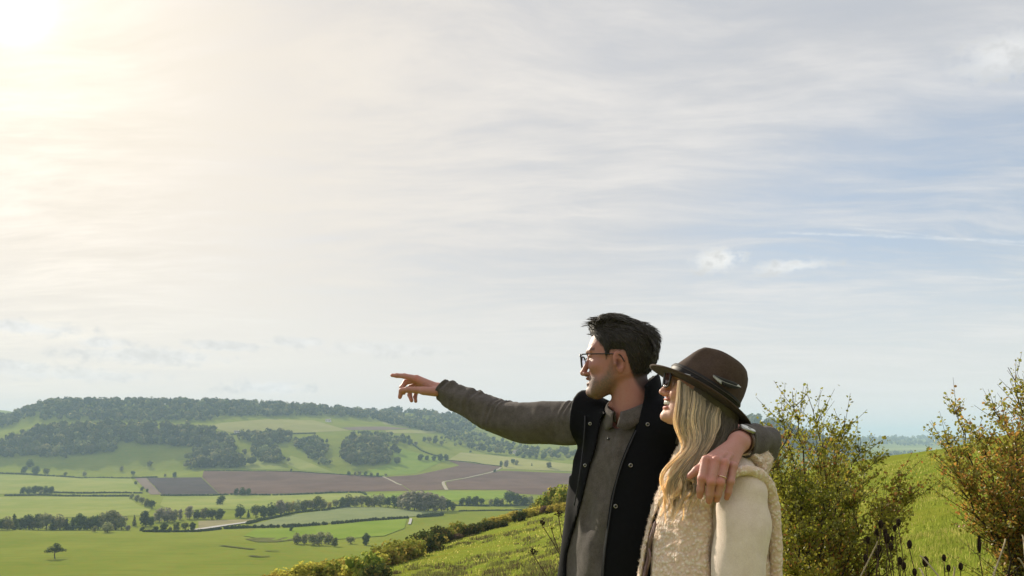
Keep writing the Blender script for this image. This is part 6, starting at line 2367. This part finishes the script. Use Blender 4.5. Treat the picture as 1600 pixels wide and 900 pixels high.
def build_woman():
    gz = H1(WTO[0], WTO[1])
    vs, qs, cs = [], [], []

    def take(v, q, c):
        n = sum(len(x) for x in vs)
        vs.append(v); qs.append(q + n); cs.append(c)
    o = WO
    v, q = sdf_mesh(woman_head_field, (o[0] - .16, o[1] - .11, o[2] - .24), (o[0] + .13, o[1] + .11, o[2] + .12), .0022, 1)
    take(v, q, woman_tint(v))

    def legs(P, g):
        L = loc(P, WTO, WTB)
        d = ell(L, (0, 0, -.60), (.115 + g, .155 + g, .13 + g))
        for s in (1, -1):
            d = smin(d, rcone(L, (0, .08 * s, -.64), (.01, .085 * s, -1.0), .078 + g, .055 + g), .03)
            d = smin(d, rcone(L, (.01, .085 * s, -1.0), (-.01, .09 * s, gz + .08), .053 + g, .038 + g), .02)
        return d

    def core(P):
        d = smin(w_torso(P, -.012), legs(P, -.01), .05)
        d = smin(d, chain(P, W_ARM, [r * .7 for r in W_ARMR]), .02)
        d = smin(d, rcone(P, W_ARM[-1], W_ARM[-1] + np.array([-.03, 0, -.10]), .026, .030), .01)
        return smin(d, chain(P, [W_SH_R, W_SH_R + np.array([.02, .06, -.28]), W_SH_R + np.array([-.10, .05, -.52])], [.04, .034, .026]), .02)
    v, q = sdf_mesh(core, (.20, 1.58, gz - .01), (.78, 2.22, .02), .012, 1)
    take(v, q, np.repeat(SKIN_W[None], len(v), 0))
    me = mesh_np('person', np.vstack(vs), [np.vstack(qs)], [M['skin']], True, None, np.vstack(cs))
    wo = obj('person', me)
    tag(wo, 'smiling woman in brown felt hat, sunglasses and cream fleece vest', 'person')

    def hp(x, y, z):
        return glob(np.array([[x, y, z]]) * WS_, WO, WB)[0]

    # teeth: upper row
    a = np.linspace(-1.05, 1.05, 11)
    tb = MB()
    for k in range(10):
        am = (a[k] + a[k + 1]) / 2
        c = hp(.062 + .0275 * math.cos(am), .0245 * math.sin(am), -.0665)
        vv, ff = ICO2
        rot = WB @ np.array([[math.cos(am), -math.sin(am), 0], [math.sin(am), math.cos(am), 0], [0, 0, 1]])
        sv = np.sign(vv) * np.abs(vv) ** .7 * np.array([.0028, .0031, .0056])
        tb.add(sv @ rot.T + c, ff)
    tb.build('teeth', M['teeth'], wo, True)

    # sunglasses
    sg = empty('sunglasses', (0, 0, 0), 0, wo)
    for s in (1, -1):
        t = np.linspace(0, 2 * np.pi, 29)
        yy = 32 * mm + 27 * mm * np.sign(np.cos(t)) * np.abs(np.cos(t)) ** .6
        zz = -4 * mm + 23 * mm * np.sign(np.sin(t)) * np.abs(np.sin(t)) ** .65
        xx = 104 * mm - .16 * (yy - 20 * mm) + .10 * (zz + 4 * mm)
        P = np.array([hp(x, y * s, z) for x, y, z in zip(xx, yy, zz)])
        MB().add(*tube(P, .0028, 6, False)).build('rim', M['black_plastic'], sg, True)
        n = len(P) - 1
        MB().add(np.vstack([P[:-1], P[:-1].mean(0) + WB[:, 0] * .002]), np.array([[i, (i + 1) % n, n] for i in range(n)])).build('lens', M['lens_dark'], sg, True)
        tp = np.array([hp(98 * mm, 59 * mm * s, 12 * mm), hp(92 * mm, 70 * mm * s, 11 * mm), hp(55 * mm, 79 * mm * s, 9 * mm), hp(5 * mm, 83 * mm * s, 6 * mm), hp(-20 * mm, 82 * mm * s, -10 * mm)])
        MB().add(*tube(spline(tp, 22), np.interp(np.arange(22), [0, 5, 21], [.0062, .0052, .003]), 8, True, .4)).build('temple_arm', M['black_plastic'], sg, True)
    MB().add(*tube(np.array([hp(94 * mm, 72.5 * mm, 12 * mm), hp(75 * mm, 79 * mm, 11 * mm), hp(52 * mm, 84 * mm, 10 * mm)]), .0022, 6)).build('temple_highlight', M['metal'], sg, True)  # metal strip added as the pale highlight along the near temple arm
    MB().add(*tube(np.array([hp(105 * mm, -9 * mm, 4 * mm), hp(107 * mm, 0, 6 * mm), hp(105 * mm, 9 * mm, 4 * mm)]), .0028, 6)).build('bridge', M['black_plastic'], sg, True)

    # hat
    hat = empty('hat', tuple(HO), 0, wo)

    def hg(p):
        return np.asarray(p) @ HB.T
    seg = 72
    th = np.linspace(0, 2 * np.pi, seg, endpoint=False)

    def loop(af, ab, w, n, shift=0.0, ex=2.15, zf=None):
        c, s_ = np.cos(th), np.sin(th)
        x = shift + np.where(c > 0, af, ab) * np.sign(c) * np.abs(c) ** (2 / ex)
        y = w * np.sign(s_) * np.abs(s_) ** (2 / ex)
        z = np.full(seg, n) if zf is None else n + zf(x, y)
        return np.stack([x, y, z], 1)

    def skin_loops(Ls, close_top=True, close_bottom=False):
        v_ = np.vstack(Ls)
        k_ = len(Ls)
        i = np.arange(k_ - 1)[:, None] * seg
        j = np.arange(seg)[None]
        q_ = np.stack([i + j, i + (j + 1) % seg, i + seg + (j + 1) % seg, i + seg + j], -1).reshape(-1, 4)
        return v_, q_
    # crown with a pinched teardrop top
    Ls = []
    for n_, af, ab, w in ((-.004, .098, .093, .080), (.004, .099, .094, .081), (.02, .098, .094, .081), (.04, .093, .093, .077), (.06, .086, .091, .071), (.075, .080, .088, .066), (.090, .074, .084, .060),
                          (.102, .068, .078, .053), (.111, .060, .068, .044), (.114, .047, .053, .033), (.108, .030, .034, .020), (.101, .014, .016, .010), (.099, .001, .001, .001)):
        lp = loop(af, ab, w, n_)
        hgt = np.clip((n_ - .03) / .05, 0, 1)
        pin = np.exp(-((lp[:, 0] - .050) / .030) ** 2) * hgt
        lp[:, 1] *= 1 - .42 * pin
        tilt = np.clip(n_ / .1, 0, 1)
        lp[:, 2] += tilt * (-.016 * np.clip((lp[:, 0] - .02) / .06, 0, 1.4) ** 2 - .014 * np.clip((-lp[:, 0] - .02) / .06, 0, 1.4) ** 2)
        lp[:, 2] += -.010 * np.exp(-(lp[:, 1] / .018) ** 2) * np.clip((n_ - .09) / .012, 0, 1) * np.exp(-((lp[:, 0]) / .05) ** 2)
        Ls.append(lp)
    v_, q_ = skin_loops(Ls)
    cr = MB().add(hg(v_), q_).build('crown', M['felt'], hat, True)

    def curl(x, y):
        rr = np.hypot(x / .145, y / .135)
        return np.clip(rr - .66, 0, 1) * (.020 * (y / .135) ** 2 - .016 * np.clip(x / .14, 0, 1) ** 2 - .012 * np.clip(-x / .14, 0, 1) ** 2)
    Ls = []
    prof = [(.090, .0), (.105, .0), (.120, .0), (.132, 0.0), (.142, .0), (.1465, .0005), (.1475, .0025), (.1465, .0045), (.142, .005), (.132, .005), (.120, .005), (.105, .005), (.092, .005)]
    for rr, n_ in prof:
        k_ = rr / .1475
        Ls.append(loop(rr + .001, rr - .002, rr - (.018 if rr > .1 else .0135), n_ - .004, 0.0, 2.0, curl))
    v_, q_ = skin_loops(Ls)
    MB().add(hg(v_), q_).build('brim', M['felt'], hat, True)
    Ls = [loop(.0985 + e, .0935 + e, .0805 + e, n_, 0, 2.15) for n_, e in ((.003, .0006), (.004, .0024), (.026, .0022), (.029, .0006))]
    v_, q_ = skin_loops(Ls)
    bd = MB().add(hg(v_), q_).build('hat_band', M['ribbon'], hat, True)
    for n_ in (.0075, .0225):
        lp = loop(.1012, .0962, .0832, n_)
        lp = np.vstack([lp, lp[:1]])
        MB().add(*tube(hg(lp), .0011, 5, False)).build('cord', M['cord'], bd, True)
    # feather tucked behind the band on the near side, pointing back
    fp = np.array([[.012, .0855, .040], [-.015, .0868, .040], [-.040, .0835, .046], [-.060, .0785, .052]])
    ax_ = spline(fp, 22)
    fb = MB()
    r = np.random.default_rng(8)
    cw = lambda t: .0085 * math.sin(math.pi * min(1, t * .92 + .06)) ** .6
    for k in range(21):
        t = k / 20
        d_ = ax_[min(k + 1, 21)] - ax_[max(k - 1, 0)]
        d_ /= np.linalg.norm(d_)
        nrm = np.array([0, 1.0, 0.1])
        up_ = np.cross(nrm, d_)
        up_ /= np.linalg.norm(up_)
        for s in (1, -1):
            w_ = cw(t)
            p0, p1 = ax_[k], ax_[min(k + 1, 21)]
            e0, e1 = p0 + s * up_ * w_ + d_ * w_ * .7 + nrm * .001, p1 + s * up_ * cw(min(1, t + .05)) + d_ * w_ * .7 + nrm * .001
            white = (t < .28 and s * -1 > 0) or (t > .80 and s > 0)
            fb.add(hg(np.array([p0 + nrm * .002, p1 + nrm * .002, e1, e0])), [[0, 1, 2, 3]], 0, .72 if white else .02)
    fb.add(*tube(hg(ax_ + [0, .0025, 0]), np.linspace(.0011, .0004, 22), 5), 0, .35)
    fo = fb.build('feather', M['feather'], hat, False, True)
    so = fo.modifiers.new('thick', 'SOLIDIFY')
    so.thickness = .0006

    # hair: soft volume and many long waved locks
    def hv(P):
        d = ell(P, WO + WB @ np.array([-.034, 0, .004]), (.076, .076, .088), WB)
        d = smin(d, chain(P, [W(1094, 622, 1.826), W(1084, 672, 1.815), W(1074, 728, 1.778), W(1064, 770, 1.745)], [.030, .032, .024, .008], .02), .03)
        d = smin(d, chain(P, [W(1122, 640, 1.86), W(1120, 690, 1.85), W(1110, 735, 1.82)], [.050, .048, .025], .02), .03)
        L = loc(P, WO, WB)
        facecut = ell(L, (.090, 0, -.045), (.068, .11, .12))
        d = smax(d, -facecut, .012)
        return smax(d, hat_up(P) - .006, .008)
    v, q = sdf_mesh(hv, (.36, 1.66, -.16), (.66, 2.0, .26), .004, 2)
    px_, py_ = pix(v)

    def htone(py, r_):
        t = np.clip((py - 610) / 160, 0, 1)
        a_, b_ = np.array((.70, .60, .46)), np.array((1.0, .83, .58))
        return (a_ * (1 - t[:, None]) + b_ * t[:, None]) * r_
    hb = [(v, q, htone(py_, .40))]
    r = np.random.default_rng(21)

    def guide(u, front, n=34):
        """u: 0 at the temple, 1 behind the ear"""
        jx = r.normal() * 2.5
        s0 = np.array([1060 + 66 * u, 594 + 48 * u])
        e = np.array([1028 + 64 * u + r.normal() * 7, 806 - 40 * u ** 2 + r.normal() * 9])
        if r.random() < .25:
            e[1] -= r.uniform(15, 50)
        bul = np.array([1061 + 57 * u + jx, 650 + 10 * u])
        mid = np.array([1066 + 36 * u + jx, 702 + r.normal() * 4])
        lo = np.array([1047 + 46 * u + jx * 2, 752 + r.normal() * 5])
        Yk = np.array([1.788, 1.758 + .006 * u, 1.742 + .008 * u, 1.712 + .010 * u, 1.700 + .008 * u]) + (0.010 - .022 * front) + .03 * (u - .45) ** 2
        P = spline(np.array([W(p[0], p[1], y_) for p, y_ in zip([s0, bul, mid, lo, e], Yk)]), n)
        t = np.linspace(0, 1, n)
        ph, fq = 1.0 + 2.6 * u + r.normal() * .45, 2.1 + r.normal() * .12
        am = r.uniform(.007, .013) * np.clip(t * 2.2 - .15, 0, 1)
        P[:, 0] += am * np.sin(fq * 6.28 * t + ph)
        P[:, 1] += am * .6 * np.cos(fq * 6.28 * t + ph)
        return P, t

    def clump(P, t, m_, wide, tone, rad=(.0005, .0011)):
        T_, U_, V2 = frames(P)
        n = len(P)
        for k in range(m_):
            a_ = r.uniform(0, 6.283)
            q_ = wide * math.sqrt(r.random())
            tw = a_ + 1.3 * t + r.normal() * .1
            sp = np.interp(t, [0, .3, .75, 1], [.55, 1.0, .75, .12 + .35 * r.random()])
            cut_ = n if r.random() < .6 else int(n * r.uniform(.8, 1))
            Q_ = P + (np.cos(tw) * q_ * sp)[:, None] * U_ + (np.sin(tw) * q_ * sp * .7)[:, None] * V2
            Q_ = Q_ + np.cumsum(r.normal(size=(n, 3)), 0) * .00012
            Q_ = Q_[:cut_]
            tt = np.linspace(0, 1, len(Q_))
            R_ = r.uniform(*rad) * np.interp(tt, [0, .1, .7, 1], [.5, 1, .9, .1])
            vv, qq = tube(Q_, R_, 4, False, .6)
            _, yy_ = pix(vv)
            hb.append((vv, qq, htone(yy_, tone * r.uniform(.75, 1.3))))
    for k in range(48):
        u = (k + r.random()) / 48
        P, t = guide(u, r.random())
        clump(P, t, 40, r.uniform(.005, .011), r.uniform(.6, 1.3) * (1 - .35 * max(0, u - .55)))
    for k in range(26):                                # loose single hairs
        P, t = guide(r.random(), 1.1)
        P[:, 0] += r.normal() * .004
        clump(P, t, 2, .004, 1.3, (.0004, .0007))
    # hair behind, its colour darkened for the shade under the brim
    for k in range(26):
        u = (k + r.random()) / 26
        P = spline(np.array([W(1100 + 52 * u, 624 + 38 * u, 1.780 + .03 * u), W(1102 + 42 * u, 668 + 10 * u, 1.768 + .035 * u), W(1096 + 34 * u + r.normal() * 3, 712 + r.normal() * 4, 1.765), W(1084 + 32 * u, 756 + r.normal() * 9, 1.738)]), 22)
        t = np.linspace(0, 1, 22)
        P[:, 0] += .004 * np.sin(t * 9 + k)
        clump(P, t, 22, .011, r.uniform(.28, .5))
    n, V_, Q_, C_ = 0, [], [], []
    for vv, qq, cc in hb:
        V_.append(vv); Q_.append(qq + n); C_.append(cc)
        n += len(vv)
    obj('hair', mesh_np('hair', np.vstack(V_), [np.vstack(Q_)], [M['blonde']], True, None, np.vstack(C_)), wo)

    # cream jumper: body and sleeve
    v, q = sdf_mesh(lambda P: w_torso(P, .004), (.26, 1.64, -.68), (.76, 2.14, .03), .008, 1)
    ju = MB().add(v, q).build('jumper', M['knit_cream'], wo, True)

    def fold(t, a):
        return .0034 * np.sin(t * 19 + 2.4 * np.sin(a + .6) + 1.5 * np.sin(t * 7)) * (.4 + .6 * np.sin(a * .5 + 1) ** 2) + .0024 * np.sin(3 * a + t * 12)
    sl = list(reversed(W_ARM))
    sleeve(sl, list(reversed(W_ARMR)), 90, 48, fold, 'sleeve', ju, M['knit_cream'])

    # fleece vest, open down the front, rolled edge round the arm hole
    ARM = W_ARM[:4] + [np.array([.515, 1.69, -.50])]
    rr = np.random.default_rng(4)
    OPENV = [(1040, 770), (1029, 800), (1023, 822), (1021, 845), (1020, 870), (1018, 910), (1010, 1100), (985, 1100), (1002, 905), (1008, 868), (1014, 838), (1022, 806)]

    def vest(P):
        L = loc(P, WTO, WTB)
        d = w_torso(P, .021, .032)
        d = smin(d, rcone(L, (-.06, .03, -.03), (-.055, .125, -.045), .030, .030), .03)
        lump = .0035 * (np.sin(P[..., 0] * 118 + 3 * np.sin(P[..., 2] * 61)) * np.sin(P[..., 2] * 109 + 2 * np.sin(P[..., 1] * 73)) )
        d = d + lump
        arm = chain(P, ARM, [.058, .066, .067, .066, .066], .02)
        q_ = loc(W_SH_L[None], WTO, WTB)[0]
        outer = (q_[1] - .055) - L[..., 1]
        cut = smax(arm, outer, .01)
        d = smax(d, -cut, .010)
        neck = ell(L, loc(W_NECK[None], WTO, WTB)[0] + np.array([.02, 0, .03]), (.085, .07, .09))
        d = smax(d, -neck, .012)
        px2, py2 = pix(P)
        so_ = poly_sd(px2, py2, OPENV) * (1.75 / F) + 1000 * (L[..., 0] < .02)
        d = smax(d, -so_, .008)
        return smax(d, -.60 - P[..., 2], .01)
    v, q = sdf_mesh(vest, (.20, 1.60, -.64), (.80, 2.18, .05), .0045, 1)
    ve = MB().add(v, q).build('fleece_vest', M['sherpa'], wo, True)

    def on(px0, py0, lift):
        vx, vy = pix(v)
        k = np.where(np.hypot(vx - px0, vy - py0) < 6)[0]
        y = v[k, 1].min() if len(k) else v[np.argmin(np.hypot(vx - px0, vy - py0)), 1]
        return W(px0, py0, y - lift)
    # rolled fleece edge round the arm hole, seen as an arch over the sleeve
    rim = [(1124, 776), (1130, 760), (1140, 746), (1154, 737), (1172, 735), (1190, 744), (1202, 763), (1209, 795), (1212, 840), (1213, 900), (1212, 985)]
    ry = [1.690, 1.686, 1.682, 1.680, 1.684, 1.70, 1.722, 1.738, 1.742, 1.742, 1.742]
    P = spline(np.array([W(a_, b_, y_) for (a_, b_), y_ in zip(rim, ry)]), 90)
    R = np.interp(np.linspace(0, 1, 90), [0, .1, .25, .4, .55, 1], [.004, .007, .010, .012, .0145, .0145]) * (1 + .10 * np.sin(np.arange(90) * 1.3) * np.sin(np.arange(90) * .7))
    MB().add(*tube(P, R, 14)).build('arm_hole_edge', M['sherpa'], ve, True)
    zp = spline(np.array([on(1024, 818, .002), on(1016, 845, .002), on(1013, 870, .002), on(1006, 900, .002), on(1000, 950, .002)]), 30)
    MB().add(*tube(zp, .0045, 6)).build('zip_tape', M['mauve'], ve, True)
    zc = spline(np.array([on(1024, 815, .006), on(1021, 835, .006), on(1014, 850, .006), on(1016, 872, .006), on(1010, 900, .006), on(1004, 960, .006)]), 30)
    MB().add(*tube(zc, .0026, 6)).build('drawcord', M['mauve'], ve, True)
    # loose curls of fleece standing off the surface
    fl = MB()
    idx = rr.choice(len(v), 14000, replace=False)
    me_ = ve.data
    nr = np.empty(len(me_.vertices) * 3)
    me_.vertex_normals.foreach_get('vector', nr)
    nr = nr.reshape(-1, 3)
    for k in idx:
        if v[k, 2] < -.42:
            continue
        p, n_ = v[k], nr[k]
        t1 = np.cross(n_, rr.normal(size=3))
        t1 /= np.linalg.norm(t1) + 1e-9
        s_ = rr.uniform(.0025, .005)
        pts = np.array([p - n_ * .001, p + n_ * s_ * .6 + t1 * s_ * .4, p + n_ * s_ * .75 + t1 * s_ * 1.1])
        fl.add(*tube(pts, [.0005, .0004, .00015], 3, False))
    tag(fl.build('fleece_curls', M['sherpa'], ve, True), kind='stuff')

    v, q = sdf_mesh(lambda P: smax(legs(P, .006), P[..., 2] + .50, .01), (.28, 1.66, gz + .02), (.74, 2.12, -.48), .010, 1)
    MB().add(v, q).build('trousers', M['denim'], wo, True)
    for s in (1, -1):
        c = glob(np.array([[.04, .09 * s, 0]]), WTO, WTB)[0]
        gz2 = H1(c[0], c[1])

        def shoe(P, s=s, gz2=gz2):
            L = loc(P, WTO, WTB)
            d = rcone(L, (-.04, .09 * s, gz2 + .045), (.14, .095 * s, gz2 + .032), .042, .036)
            d = smin(d, rcone(L, (-.02, .09 * s, gz2 + .06), (-.02, .09 * s, gz2 + .12), .044, .045), .03)
            return smax(d, gz2 - .005 - P[..., 2], .006)
        v2, q2 = sdf_mesh(shoe, (c[0] - .24, c[1] - .24, gz2 - .03), (c[0] + .2, c[1] + .2, gz2 + .19), .008, 1)
        MB().add(v2, q2).build('shoe', M['leather'], wo, True)
    return wo


WOMAN = build_woman()


# ------------------------------------------------------------------ the air of the valley
def build_haze():
    m, T, out = new_mat('haze_air')
    v = T.new('ShaderNodeVolumePrincipled')
    v.inputs['Color'].default_value = (0.56, 0.78, 1.0, 1)
    v.inputs['Density'].default_value = 0.00016
    v.inputs['Anisotropy'].default_value = 0.0
    T.l.new(v.outputs[0], out.inputs['Volume'])
    x0, x1, y0, y1, z0, z1 = -15500, 15500, -330, 10100, -125, 172
    vs = [(x, y, z) for x in (x0, x1) for y in (y0, y1) for z in (z0, z1)]
    fs = [(0, 1, 3, 2), (4, 6, 7, 5), (0, 4, 5, 1), (2, 3, 7, 6), (0, 2, 6, 4), (1, 5, 7, 3)]
    o = obj('haze', mesh_np('haze', vs, [np.array(fs)], [m]))
    tag(o, 'thin blue haze lying over the valley', None, None, 'stuff')


build_haze()
